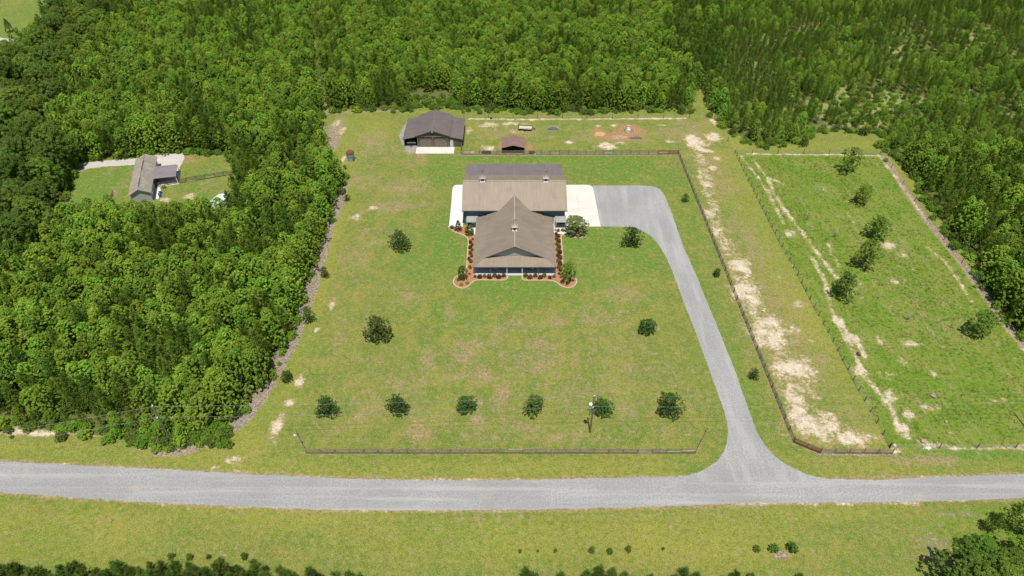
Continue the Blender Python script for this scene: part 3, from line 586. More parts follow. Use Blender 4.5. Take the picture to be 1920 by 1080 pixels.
# keep crowns a little inside the outline
keep = (wl | wbk) & ~cut & (px_ > -260) & (px_ < 2180) & (py_ < 1000)
OAKZ = [(-300, 150), (30, 138), (112, 122), (118, 60), (118, -20), (215, -20), (228, 60), (170, 110), (130, 180), (118, 260), (128, 330), (110, 400), (105, 450), (60, 500), (-300, 520)]
oakz = in_poly_px([OAKZ], cx, cy)
pn = vnoise(cx, cy, 7, 3) * .35 + vnoise(cx, cy, 19, 4) * .25 + rng.uniform(0, 1, cx.shape) * .4
# share of pines by place
pf = np.full(cx.shape, .30); pf[(px_ > 1250) & (py_ < 260)] = .54; pf[(px_ > 1250)] += .06; pf[(px_ < 640) & (py_ > 400)] = .26
for (a, b, c, d) in [(470, 470, 90, 60), (430, 345, 60, 40), (560, 300, 40, 60), (300, 470, 60, 35), (240, 790, 120, 25), (120, 780, 80, 30), (330, 700, 60, 40), (1400, 120, 120, 60), (400, 250, 60, 40), (620, 120, 40, 60), (730, 190, 30, 20)]:
    w = ((px_ - a) / c) ** 2 + ((py_ - b) / d) ** 2 < 1; pf[w] += .28
is_pine = pn < (.5 + (pf - .5) * .62)
thin = (px_ > 1480) & (py_ < 235) & (py_ > 60) & (vnoise(cx, cy, 7, 9) * .6 + vnoise(cx, cy, 16, 10) * .4 > .50)
thin_xy = thin & keep
keep &= ~(thin & (rng.uniform(0, 1, cx.shape) < .72))
# the open patch behind the garage
keep &= ~((np.abs(px_ - 808) < 46) & (py_ > 172) & (py_ < 210))
hz = .84 + .26 * vnoise(cx, cy, 14, 5); hz[(px_ > 1350) & (py_ < 300)] *= .68; hz[thin] *= .75; hz[wl & (py_ < 300)] *= 1.08
small = (px_ < 400) & (py_ > 790) & wl; hz[small] *= .55
trees = []
for i in np.nonzero(keep & ~oakz)[0]:
    trees.append((cx[i], cy[i], 'pine_tree' if is_pine[i] else 'sweetgum_tree', float(hz[i] * rng.uniform(.86, 1.14)), px_[i], py_[i], bool(wl[i])))
def in_frame(t): return -20 < t[4] < 1940 and t[5] < 870 and t[5] > -60
lab = {}
def wood_label(k, pxx, pyy, left, hh):
    kd = 'dark green pine' if k == 'pine_tree' else 'yellow-green sweetgum'
    if left and pyy > 425:
        if pyy > 745: z = 'at the roadside end of the left wood'
        elif pxx > 575 - (pyy - 425) * .22 - 60: z = 'along the brush strip edge of the left wood'
        elif pyy < 505: z = 'just below the small house clearing'
        elif pxx < 160: z = 'at the far left of the left wood'
        elif pxx < 340: z = 'in the left middle of the left wood'
        else: z = 'in the right middle of the left wood'
        g = 'left wood'
    elif left:
        z = 'between the small house clearing and the lawn' if pxx > 430 else 'behind the small house clearing'; g = 'wood around the small house'
    elif pxx > 1330:
        z = 'beside the right pasture track' if pxx > 1650 and pyy > 270 else 'at the wood edge above the right pasture'; g = 'right-hand wood'
    else: z = 'at the wood edge behind the paddock' if pxx > 870 else 'at the wood edge behind the workshop'; g = 'wood behind the barns'
    return f'{"tall" if hh > 1.05 else "low" if hh < .88 else "middling"} {kd} {z}', f'{"pines" if k == "pine_tree" else "sweetgums"} of the {g}'
for k in ('pine_tree', 'sweetgum_tree'):
    mine = [t for t in trees if t[2] == k]
    mine.sort(key=lambda t: (0 if in_frame(t) else 1, t[1] + abs(t[0]) * .15 - t[3] * 6))
    for t in mine[:300]:
        lb, gr = wood_label(k, t[4], t[5], t[6], t[3]); plant(k, k, t[0], t[1], t[3], lb, 'pine tree' if k == 'pine_tree' else 'tree', gr, random.uniform(.92, 1.12))
    rest = mine[300:]; lst, mat = KINDS[k]
    ms = [joined(k, c, t, [mat, M['bark']]) for _, _, c, t in lst]
    n = len(rest); pos = [(t[0], t[1], 0) for t in rest]; rot = np.stack([rng.uniform(-.05, .05, n), rng.uniform(-.05, .05, n), rng.uniform(0, 6.28, n)], 1)
    s = np.array([t[3] for t in rest]); scl = np.stack([s, s, s * rng.uniform(.92, 1.12, n)], 1)
    scatter('pine_wood' if k == 'pine_tree' else 'sweetgum_wood', ms, pos, rot, scl, rng.integers(0, len(ms), n), 'far part of the dense wood, dark green pines' if k == 'pine_tree' else 'far part of the dense wood, yellow-green sweetgums', 'wood')
# old oaks at the far left
pts = []
for _ in range(6000):
    p = (rng.uniform(-190, -50), rng.uniform(95, 330))
    if in_poly_px([OAKZ], np.array([p[0]]), np.array([p[1]]))[0] and all((p[0] - q[0]) ** 2 + (p[1] - q[1]) ** 2 > 5.6 ** 2 for q in pts) and pix(*p)[0] > -230: pts.append(p)
for p in pts:
    q = pix(*p); plant('oak_tree', 'oak_tree', p[0], p[1], random.uniform(.75, 1.05), 'dark oak beyond the top left field' if q[1] < 130 else 'dark oak just below the top left field' if q[1] < 220 else 'dark oak left of the small house driveway' if q[1] < 340 else 'dark oak at the far left below the driveway', 'oak tree', 'old oaks at the far left')
# undergrowth along wood edges (uncountable)
edge = []
for P, off in ((LEFT_EDGE, .9), ([(622, 206), (758, 206), (772, 196), (850, 196), (872, 206), (1000, 210), (1298, 208)], 1.2), ([(1336, 212), (1376, 248), (1402, 269), (1450, 274), (1500, 271), (1530, 243), (1664, 253), (1668, 286), (1716, 338), (1762, 414), (1822, 488), (1868, 566), (1925, 646)], 1.2), (CLEARING + CLEARING[:1], .5)):
    W3 = Gp(P)
    for a, b in zip(W3[:-1], W3[1:]):
        n = int((b - a).length * 1.3)
        for i in range(n): p = a.lerp(b, random.random()); edge.append((p.x + random.gauss(0, off), p.y + random.gauss(0, off), 0))
for _ in range(130): q = G(random.uniform(240, 430), random.uniform(800, 838)); edge.append((q.x, q.y, 0))
for _ in range(50): q = G(random.uniform(768, 860), random.uniform(184, 206)); edge.append((q.x, q.y, 0))
for i in np.nonzero(thin_xy)[0]:
    for _ in range(2): edge.append((cx[i] + rng.uniform(-1.5, 1.5), cy[i] + rng.uniform(-1.5, 1.5), 0))
bm_ = [joined('brush', c, t, [M['bright' if i == 0 else 'gum' if i == 1 else 'shrub'], M['bark']]) for i, (_, _, c, t) in enumerate(KINDS['brush'][0])]
n = len(edge); s = rng.uniform(.25, 1.0, n)
scatter('undergrowth', bm_, edge, np.stack([np.zeros(n), np.zeros(n), rng.uniform(0, 6.28, n)], 1), np.stack([s, s, s * rng.uniform(.6, 1.2, n)], 1), rng.integers(0, 3, n), 'tangled green undergrowth along the wood edges', 'undergrowth')

# ------------------------------------------------------------------ weeds and tufts (uncountable)
def tuft(seed, n, h, w, spread, mat, flop=.5):
    r = np.random.default_rng(seed); c = r.normal(size=(n, 3)) * [spread, spread, 0]; d = r.normal(size=(n, 3)) * flop + [0, 0, 1]; d /= np.linalg.norm(d, axis=1, keepdims=True)
    s = np.cross(d, r.normal(size=(n, 3))); s /= np.linalg.norm(s, axis=1, keepdims=True); l = h * r.uniform(.5, 1.2, (n, 1))
    V = np.stack([c - s * w, c + s * w, c + d * l], 1).reshape(-1, 3)
    return np_mesh('tuft', V, np.arange(3 * n).reshape(-1, 3), mat, {'tint': ('POINT', np.repeat(r.uniform(0, 1, n), 3))})
tm = [tuft(1, 40, .24, .07, .22, M['weed'], 1.8), tuft(2, 40, .20, .08, .30, M['weed'], 2.4), tuft(3, 30, .34, .04, .18, M['straw'], .8)]
lt = [tuft(4, 26, .24, .05, .24, M['lawnblade'], 1.4), tuft(5, 22, .22, .05, .30, M['lawnblade'], 1.8)]
PAST = [(1388, 294), (1648, 292), (1700, 365), (1925, 655), (2150, 900), (2120, 838), (1672, 838), (1527, 577), (1413, 360)]
def scatter_in(polypx, n, densf=None):
    P = Gp(polypx); xs = [p.x for p in P]; ys = [p.y for p in P]
    x = rng.uniform(min(xs), max(xs), n * 3); y = rng.uniform(min(ys), max(ys), n * 3); k = inside([(p.x, p.y) for p in P], x, y)
    x, y = x[k][:n], y[k][:n]
    return x, y
x, y = scatter_in(PAST, 15000); dn = vnoise(x, y, 2.2, 21) * .3 + vnoise(x, y, 8, 22) * .3 + rng.uniform(0, 1, x.shape) * .4; k = dn > .42; x, y = x[k], y[k]
def weight(kind, x, y):
    ix = np.clip(np.searchsorted(gx, x), 0, nx - 1); iy = np.clip(np.searchsorted(gy, y), 0, ny - 1); return W[kind][iy * nx + ix]
k = (weight('sand', x, y) < .45) & (weight('soil', x, y) < .5); x, y = x[k], y[k]; n = len(x); s = rng.uniform(.2, .65, n)
scatter('pasture_weeds', tm, np.stack([x, y, np.zeros(n)], 1), np.stack([np.zeros(n), np.zeros(n), rng.uniform(0, 6.28, n)], 1), np.stack([s] * 3, 1), rng.choice([0, 1, 2], n, p=[.45, .45, .10]), 'rough green weeds covering the right pasture', 'weeds')
# small tufts over lawns
u = rng.uniform(size=26000); x = rng.uniform(-75, 120, 26000); y = 46 + 125 * u
dn = vnoise(x, y, 4, 31); ok = dn > .45
for P in (WOOD_LEFT, PAST, [(840, 340), (1130, 340), (1130, 425), (1085, 425), (1085, 540), (850, 540), (840, 425)]): ok &= ~inside([(q.x, q.y) for q in Gp(P)], x, y)
ok &= ~inside([(q.x, q.y) for q in Gp(top + bot)], x, y) & ~inside([(q.x, q.y) for q in Gp(inn + outr + [(1111, 348)])], x, y)
x, y = x[ok], y[ok]; ok = weight('sand', x, y) < .4; x, y = x[ok], y[ok]; n = len(x); s = rng.uniform(.35, .8, n)
scatter('lawn_tufts', lt, np.stack([x, y, np.zeros(n)], 1), np.stack([np.zeros(n), np.zeros(n), rng.uniform(0, 6.28, n)], 1), np.stack([s, s, s * .35], 1), rng.integers(0, 2, n), 'taller grass tufts dotted over the mown lawn', 'grass')
# debris strip
x, y = scatter_in([(596, 240), (606, 240), (612, 290), (648, 325), (652, 350), (640, 385), (622, 425), (610, 470), (596, 530), (575, 590), (556, 640), (528, 695), (500, 742), (462, 790), (410, 828), (320, 850), (300, 835), (400, 805), (470, 745), (530, 640), (560, 560), (600, 430), (630, 340)], 1500)
stm = MB()
for _ in range(9):
    a = Vector((random.uniform(-.4, .4), random.uniform(-.4, .4), .04)); b = a + Vector((random.uniform(-.5, .5), random.uniform(-.5, .5), random.uniform(0, .18))); stm.bar(a, b, .05, .04)
n = len(x); s = rng.uniform(.5, 1.3, n)
scatter('fallen_branches', [stm.mesh('sticks', M['twig'])], np.stack([x, y, np.zeros(n)], 1), np.stack([np.zeros(n), np.zeros(n), rng.uniform(0, 6.28, n)], 1), np.stack([s] * 3, 1), np.zeros(n), 'litter of dead branches along the edge of the left wood', 'branches')

# ------------------------------------------------------------------ farmhouse
def extrude_x(m, yz, x0, x1):
    n = len(yz); vs = [(x0, y, z) for y, z in yz] + [(x1, y, z) for y, z in yz]
    return m.add(vs, [tuple(range(n - 1, -1, -1)), tuple(range(n, 2 * n))] + [(i, (i + 1) % n, n + (i + 1) % n, n + i) for i in range(n)])
def extrude_y(m, xz, y0, y1):
    n = len(xz); vs = [(x, y0, z) for x, z in xz] + [(x, y1, z) for x, z in xz]
    return m.add(vs, [tuple(range(n)), tuple(range(2 * n - 1, n - 1, -1))] + [(i, n + i, n + (i + 1) % n, (i + 1) % n) for i in range(n)])
def stuff_part(o): o['kind'] = 'stuff'; return o
def window(parent, x, y, z, w, h, side=-1):
    """window in a wall that faces -y, with frame, pane and mullion"""
    f = MB()
    for a, b, c, d in ((-w / 2, 0, .09, h + .09), (w / 2, 0, .09, h + .09), (0, h / 2, w, .09), (0, -h / 2, w, .09), (0, 0, w, .05)): f.box(x + a, y - .03, z + b, c, .07, d)
    fr = f.build('window_frame', M['white'], parent); MB().box(x, y - .012, z, w - .05, .02, h - .05).build('pane', M['glass'], fr); return fr
def door(parent, x, y, z0, w, h, mat, name='door'):
    d = MB().box(x, y - .03, z0 + h / 2, w, .06, h).box(x, y - .07, z0 + h * .72, w * .6, .03, h * .3).box(x, y - .07, z0 + h * .3, w * .6, .03, h * .35).build(name, mat, parent)
    MB().box(x + w * .38, y - .09, z0 + h * .48, .05, .08, .12).build('handle', M['steel'], d)
HX, HY = .6, 118.9
fh = empty('farmhouse', (HX, HY, 0), 0, 'large taupe metal roofed farmhouse with blue walls, front porch and barn wing', 'house')
def hp(x, y, z): return (x, y - HY, z)      # local frame, y given as world
m = MB(); extrude_x(m, [(135.1 - HY, .05), (150 - HY, .05), (150 - HY, 4.15), (142.3 - HY, 7.6), (135.1 - HY, 4.15)], -12.05, 12.05); m.build('barn_wall', M['wall'], fh)
m = MB(); extrude_y(m, [(-6.5, .05), (6.5, .05), (6.5, 3.0), (0, 6.0), (-6.5, 3.0)], -.12, 16.1); m.build('house_wall', M['wall'], fh)
m = MB(); nb = 60
for i in range(nb): m.box(-12.0 + 24.0 * i / (nb - 1), 135.07 - HY, 2.1, .05, .05, 4.0)
stuff_part(m.build('siding_ribs', M['wall'], fh))
m = MB()
for i in range(33):
    x = -6.4 + .4 * i; z1 = 6.0 - abs(x) * 3 / 6.5 - .15
    m.box(x, -.15, (.2 + z1) / 2, .05, .05, z1 - .2)
stuff_part(m.build('gable_ribs', M['wall'], fh))
MB().slab(hp(-12.55, 142.3, 7.95), hp(12.55, 142.3, 7.95), hp(12.55, 134.4, 4.5), hp(-12.55, 134.4, 4.5)).build('front_roof', M['roof'], fh)
MB().slab(hp(-12.55, 142.3, 7.95), hp(12.55, 142.3, 7.95), hp(12.55, 150.6, 4.32), hp(-12.55, 150.6, 4.32)).build('rear_roof', M['roof'], fh)
MB().slab(hp(-12.5, 150.4, 4.25), hp(12.5, 150.4, 4.25), hp(12.5, 158, 3.2), hp(-12.5, 158, 3.2)).build('rear_lean_roof', M['roof_lean'], fh)
m = MB(); m.ribs(hp(-12.5, 142.3, 7.95), hp(12.5, 142.3, 7.95), hp(12.5, 134.4, 4.5), hp(-12.5, 134.4, 4.5), .46, .05, .032); stuff_part(m.build('front_roof_ribs', M['roof'], fh))
m = MB(); m.ribs(hp(-12.5, 142.3, 7.95), hp(12.5, 142.3, 7.95), hp(12.5, 150.6, 4.32), hp(-12.5, 150.6, 4.32), .46, .05, .032); stuff_part(m.build('rear_roof_ribs', M['roof'], fh))
m = MB(); m.ribs(hp(-12.45, 150.45, 4.25), hp(12.45, 150.45, 4.25), hp(12.45, 158, 3.2), hp(-12.45, 158, 3.2), .46, .05, .032); stuff_part(m.build('lean_roof_ribs', M['roof_lean'], fh))
m = MB(); m.slab(hp(-12.57, 142.3, 8.04), hp(12.57, 142.3, 8.04), hp(12.57, 142.05, 7.93), hp(-12.57, 142.05, 7.93), .05); m.slab(hp(-12.57, 142.3, 8.04), hp(12.57, 142.3, 8.04), hp(12.57, 142.55, 7.93), hp(-12.57, 142.55, 7.93), .05); m.build('barn_ridge_cap', M['roof'], fh)
m = MB().box(0, 134.36 - HY, 4.40, 25.2, .07, .2); m.build('barn_fascia', M['garage_wall'], fh)
for x in (-12, -7.2, -2.4, 2.4, 7.2, 12): MB().box(x, 157.6 - HY, 1.6, .16, .16, 3.1).build('porch_post', M['wall'], fh)
MB().box(0, 154.2 - HY, .06, 24.6, 8.2, .12).build('rear_porch_floor', M['slab'], fh)
# main gable over the living part
m = MB(); extrude_y(m, [(-5.6, 3.27), (5.6, 3.27), (0, 5.85)], -.2, -.125); m.build('gable_panel', M['gable'], fh)
E, ZE, ZR, YF = 6.65, 3.12, 6.25, 118.12
for s, nme in ((-1, 'left_roof'), (1, 'right_roof')):
    a, b, c, d = hp(0, YF, ZR), hp(0, 138.3, ZR), hp(s * E, 138.3, ZE), hp(s * E, YF, ZE)
    MB().slab(a, b, c, d).build(nme, M['roof_side'], fh)
    m = MB(); m.ribs(a, b, c, d, .46, .05, .032); stuff_part(m.build(nme + '_ribs', M['roof_side'], fh))
    m = MB(); m.bar(hp(0, YF - .03, ZR - .06), hp(s * E, YF - .03, ZE - .06), .05, .2); m.build('gable_fascia', M['garage_wall'], fh)
    o = MB().slab(hp(s * E, 134.5, ZE - .01), hp(s * E, 118.25, ZE - .01), hp(s * 9.15, 115.7, 2.5), hp(s * 9.15, 134.5, 2.5)); o.build('side_porch_roof', M['roof_side'], fh)
    m = MB(); y = 115.9
    while y < 134.5:
        xi = E if y > 118.25 else 9.15 - (y - 115.7) / 2.55 * 2.5; zi = 2.5 + (9.15 - xi) / 2.5 * .61
        if abs(xi - 9.15) > .1: m.bar(hp(s * xi, y, zi + .02), hp(s * 9.15, y, 2.52), .055, .05)
        y += .46
    stuff_part(m.build('side_roof_ribs', M['roof_side'], fh))
    m = MB(); m.bar(hp(s * E, 118.25, ZE + .03), hp(s * 9.15, 115.7, 2.53), .12, .05); m.build('hip_cap', M['roof_side'], fh)
m = MB(); m.bar(hp(0, YF, ZR + .03), hp(0, 138, ZR + .03), .24, .04); m.build('ridge_cap', M['cap'], fh)
m = MB(); m.slab(hp(-E, 118.25, 3.11), hp(E, 118.25, 3.11), hp(9.15, 115.7, 2.5), hp(-9.15, 115.7, 2.5)); m.slab(hp(-6.45, 118.9, 3.26), hp(6.45, 118.9, 3.26), hp(6.45, 118.25, 3.112), hp(-6.45, 118.25, 3.112)); m.build('front_porch_roof', M['roof'], fh)
m = MB(); x = -9.0
while x < 9.05:
    yi = 118.8 if abs(x) < 6.4 else 118.25 - max(0, abs(x) - E) / 2.5 * 2.55
    zi = 2.5 + (yi - 115.7) / 2.55 * .61
    if yi > 115.9: m.bar(hp(x, yi, zi + .02), hp(x, 115.7, 2.52), .06, .06)
    x += .36
stuff_part(m.build('front_porch_ribs', M['roof'], fh))
MB().box(0, 115.67 - HY, 2.42, 18.35, .05, .16).build('porch_fascia', M['garage_wall'], fh)
MB().box(0, 117.3 - HY, .08, 18.3, 3.2, .16).build('front_porch_floor', M['porch'], fh)
for s in (-1, 1): MB().box(s * 7.85, 127 - HY, .08, 2.6, 16.0, .16).build('side_porch_floor', M['porch'], fh)
pm = MB().box(0, 0, 1.16, .16, .16, 2.0).box(0, 0, .24, .24, .24, .16).box(0, 0, 2.22, .24, .24, .14).mesh('porch_post', M['white'])
pd = MB().box(0, 0, 1.16, .14, .14, 2.0).box(0, 0, .24, .2, .2, .16).box(0, 0, 2.22, .2, .2, .14).mesh('porch_post_blue', M['wall'])
for x in (-1.7, 1.65): link('porch_post', pm, fh, hp(x, 115.9, 0))
for x, y in [(-8.95, 115.9), (8.95, 115.9), (-5.3, 115.9), (5.3, 115.9)] + [(s * 8.95, y) for s in (-1, 1) for y in (119.6, 123.3, 127, 130.7, 134.3)]: link('porch_post', pd, fh, hp(x, y, 0))
door(fh, 0, -.13, .16, 1.1, 2.1, M['pale_door'], 'front_door')
for x in (-4.6, -2.4, 2.4, 4.6): window(fh, x, -.12, 1.5, 1.2, 1.4)
for x in (-9.9, 9.9): door(fh, x, 135.06 - HY, .12, .95, 2.05, M['white'], 'side_door')
for x in (-8.9, 8.8): window(fh, x, 135.08 - HY, 1.45, .8, 1.0)
# garage doors of the barn wing, towards the slab
gd = MB()
for k in range(4): gd.box(12.09, 143.5 - HY, .45 + .72 * k, .07, 4.6, .69)
gd.build('overhead_door', M['white'], fh)
gd = MB()
for k in range(4): gd.box(12.09, 138.2 - HY, .45 + .62 * k, .07, 2.9, .59)
gd.build('overhead_door', M['white'], fh)
for a, b in ((-11.45, -8.75), (9.75, 12.35)):
    aw = MB().slab(hp(a, 135.0, 2.62), hp(b, 135.0, 2.62), hp(b, 132.9, 2.2), hp(a, 132.9, 2.2), .07).build('awning', M['awning'], fh)
    m = MB(); m.ribs(hp(a, 135.0, 2.62), hp(b, 135.0, 2.62), hp(b, 132.9, 2.2), hp(a, 132.9, 2.2), .3, .04, .04); stuff_part(m.build('awning_ribs', M['awning'], aw))
    for x in (a + .12, b - .12): MB().box(x, 133.0 - HY, 1.13, .09, .09, 2.1).build('awning_post', M['white'], fh)
MB().box(-9.9, 133.6 - HY, .09, 2.3, 2.8, .14).build('stoop', M['slab_white'], fh)
MB().box(-9.7, 131.6 - HY, .05, 1.3, 1.2, .09).build('stoop', M['slab_white'], fh)
MB().box(10.9, 133.0 - HY, .09, 2.9, 4.0, .14).build('stoop', M['slab'], fh)
def make_cupola(x, y, z):
    b = MB().box(x, y, z + .02, 1.22, 1.22, .66).box(x, y, z + 1.16, 1.34, 1.34, .10)
    for sx in (-1, 1):
        for sy in (-1, 1): b.box(x + sx * .5, y + sy * .5, z + .74, .17, .17, .76)
    o = b.build('cupola', M['white'], fh)
    l = MB(); l.box(x, y, z + .74, .92, .92, .72)
    for k in range(5): l.box(x, y - .47, z + .44 + .15 * k, .84, .05, .05)
    l.build('louvre', M['wall'], o)
    r = MB(); prof = [(.74, 1.22), (.45, 1.40), (.24, 1.72), (.04, 2.1)]
    for (r0, z0), (r1, z1) in zip(prof[:-1], prof[1:]):
        vs = [(x + sx * q, y + sy * q, z + zz) for q, zz in ((r0, z0), (r1, z1)) for sx, sy in ((-1, -1), (1, -1), (1, 1), (-1, 1))]
        r.add(vs, [(0, 1, 5, 4), (1, 2, 6, 5), (2, 3, 7, 6), (3, 0, 4, 7)])
    r.build('cupola_roof', M['cap'], o)
    w = MB(); w.tube((x, y, z + 2.1), (x, y, z + 3.0), .035, .02, 6); w.bar((x - .35, y, z + 2.75), (x + .35, y, z + 2.75), .03, .05); w.box(x + .28, y, z + 2.84, .22, .03, .16)
    w.build('weathervane', M['black'], o)
make_cupola(0, 124.6 - HY, 5.95); make_cupola(-7.75, 142.3 - HY, 7.6); make_cupola(7.6, 142.3 - HY, 7.6)

def ac_unit(x, y, label):
    e = empty('air_conditioner', (x, y, .085), 0, label, 'air conditioner', 'air conditioners at the back door'); e.scale = (1, 1, 1)
    MB().box(0, 0, .42, .8, .8, .75).build('cabinet', M['grey_paint'], e)
    MB().tube((0, 0, .79), (0, 0, .83), .34, .34, 16).build('fan_grille', M['black'], e)
ac_unit(13.3, 132.9, 'square grey air conditioner beside the right rear corner of the porch'); ac_unit(13.35, 131.7, 'square grey air conditioner nearest the pale crape myrtle')
def chair(x, y, rz, label):
    e = empty('porch_chair', (x, y, .16), rz, label, 'chair', 'chairs on the front porch')
    MB().box(0, 0, .42, .55, .52, .05).build('seat', M['white'], e)
    MB().box(0, .27, .78, .55, .04, .7).build('backrest', M['white'], e)
    for sx in (-.24, .24):
        for sy in (-.22, .22): MB().box(sx, sy, .2, .05, .05, .4).build('leg', M['white'], e)
        MB().box(sx, 0, .64, .07, .5, .04).build('armrest', M['white'], e)
chair(HX + 4.0, 117.7, .1, 'white porch chair just right of the front steps'); chair(HX + 5.2, 117.8, -.2, 'white porch chair farther right along the front porch'); chair(HX - 4.2, 117.8, .15, 'white porch chair left of the front door')

# ------------------------------------------------------------------ flower beds round the house
def zp(x, y): return (830 + x / 6.353, 390 + y / 6.353)
bl = [zp(*p) for p in [(66, 218), (95, 255), (150, 290), (220, 315), (275, 342), (300, 370), (305, 410), (300, 500), (292, 620), (283, 720), (255, 792), (205, 803), (160, 820), (135, 850), (128, 890), (150, 925), (195, 950), (245, 957), (300, 935), (345, 893), (400, 862), (500, 858), (620, 860), (735, 860), (768, 840), (774, 812)]]
br = [zp(*p) for p in [(948, 812), (950, 845), (985, 862), (1150, 862), (1290, 866), (1360, 892), (1415, 932), (1490, 953), (1550, 940), (1590, 900), (1593, 860), (1560, 825), (1490, 800), (1440, 760), (1432, 700), (1428, 600), (1423, 500), (1415, 400), (1412, 350), (1432, 322), (1480, 318), (1560, 350), (1640, 355), (1685, 320), (1690, 270), (1650, 226)]]
bl_w = Gp(smooth(bl, 4)); br_w = Gp(smooth(br, 4))
def bed(name, edge_w, inner, label):
    e = empty(name, tuple(edge_w[0]), 0, label, 'flower bed'); off = edge_w[0]
    pts = [p - off for p in edge_w] + [Vector(p) - off for p in inner]
    sheet('mulch', pts, .05, M['mulch'], .05, e)
    m = MB()
    for a, b in zip(edge_w[:-1], edge_w[1:]): m.bar(a - off + Vector((0, 0, .05)), b - off + Vector((0, 0, .05)), .26, .14)
    m.build('bed_edging', M['curb'], e)
bed('mulch_bed', bl_w, [(-2.0 + .6 + 0.6, 115.67, 0), (-8.6, 115.67, 0), (-8.6, 132.0, 0), (-10.4, 133.6, 0), (-11.5, 134.9, 0)], 'orange mulch bed with pale curb along the left side of the house')
bed('mulch_bed', br_w, [(14.2, 131.0, 0), (12.6, 131.0, 0), (9.8, 131.0, 0), (9.8, 115.67, 0), (2.4, 115.67, 0)], 'orange mulch bed with pale curb along the right side of the house')
ordn = ['first', 'second', 'third', 'fourth', 'fifth', 'sixth', 'seventh', 'eighth', 'ninth', 'tenth', 'eleventh']
def shrubs(lst, kindn, where, frm, cat='shrub'):
    for i, (x, y, s) in enumerate(lst):
        p = G(*zp(x, y + 10)); col = 'dark red' if kindn == 'red_bush' else 'green'
        plant(kindn, 'red_shrub' if kindn == 'red_bush' else 'green_shrub', p.x, p.y, s * .86, f'{col} shrub, {ordn[i]} {frm} {where}', cat, f'{col} shrubs {where}', z=.05)
shrubs([(331, 408, .95), (328, 473, .95), (330, 537, .95), (314, 608, .9)], 'red_bush', 'along the left side of the house', 'from the back')
shrubs([(357, 370, .6), (354, 437, .75), (352, 500, .7), (346, 570, .75), (338, 638, .85), (328, 708, .85), (320, 783, .5)], 'bush', 'along the left side of the house', 'from the back')
shrubs([(440, 825, 1.1), (556, 828, 1.2), (668, 828, 1.15)], 'red_bush', 'in front of the porch, left half', 'from the left')
shrubs([(387, 815, .7), (500, 812, .85), (620, 808, 1.0), (727, 808, 1.0)], 'bush', 'in front of the porch, left half', 'from the left')
shrubs([(1040, 830, 1.2), (1163, 833, 1.1), (1275, 830, .85)], 'red_bush', 'in front of the porch, right half', 'from the left')
shrubs([(987, 808, 1.05), (1103, 808, 1.0), (1210, 808, 1.0), (1327, 815, .75)], 'bush', 'in front of the porch, right half', 'from the left')
shrubs([(1343, 262, .5), (1376, 272, .9), (1371, 338, 1.05), (1381, 402, 1.1), (1385, 467, 1.1), (1394, 530, 1.15), (1400, 598, 1.15), (1399, 670, 1.15), (1400, 740, .85)], 'red_bush', 'along the right side of the house', 'from the back')
shrubs([(1429, 270, .95), (1352, 305, .8), (1357, 368, .85), (1363, 432, .9), (1366, 497, .85), (1371, 565, .9), (1375, 633, .95), (1382, 705, .95), (1385, 780, .6)], 'bush', 'along the right side of the house', 'from the back')
for i, (x, y, w) in enumerate([(188, 862, 'leftmost in the round left bed end'), (222, 920, 'nearest the camera in the round left bed end'), (297, 900, 'rightmost in the round left bed end'), (1425, 893, 'left in the round right bed end'), (1487, 905, 'right in the round right bed end')]):
    p = G(*zp(x, y)); plant('brush', 'daylily_clump', p.x, p.y, .32, 'tiny leafy clump, ' + w, 'plant', 'leafy clumps in the bed ends', .8, z=.05)
p = G(*zp(112, 245)); plant('red_bush', 'red_shrub', p.x, p.y, .85, 'small dark red shrub beside the conical evergreen at the left slab', 'shrub', z=.05)
p = G(*zp(187, 268)); plant('cone_bush', 'conical_evergreen', p.x, p.y, .95, 'conical green evergreen in the bed corner by the white left slab', 'shrub', z=.05)
p = G(*zp(318, 312)); plant('bush', 'round_evergreen', p.x, p.y, 1.9, 'big round green bush at the rear left corner of the house', 'shrub', sz=1.2, z=.05)
plant('crape_myrtle', 'crape_myrtle', *G(1079.5, 438).xy, 1.0, 'pale flowering crape myrtle at the corner of the concrete drive', 'tree', rz=1.0, z=.05)
plant('young_oak', 'small_tree', *G(868, 524).xy, .5, 'thin small tree in the round left end of the mulch bed', 'tree', sz=1.75, z=.05)
plant('field_tree', 'ornamental_tree', *G(1064, 525).xy, .78, 'loose green tree in the round right end of the mulch bed', 'tree', z=.05)

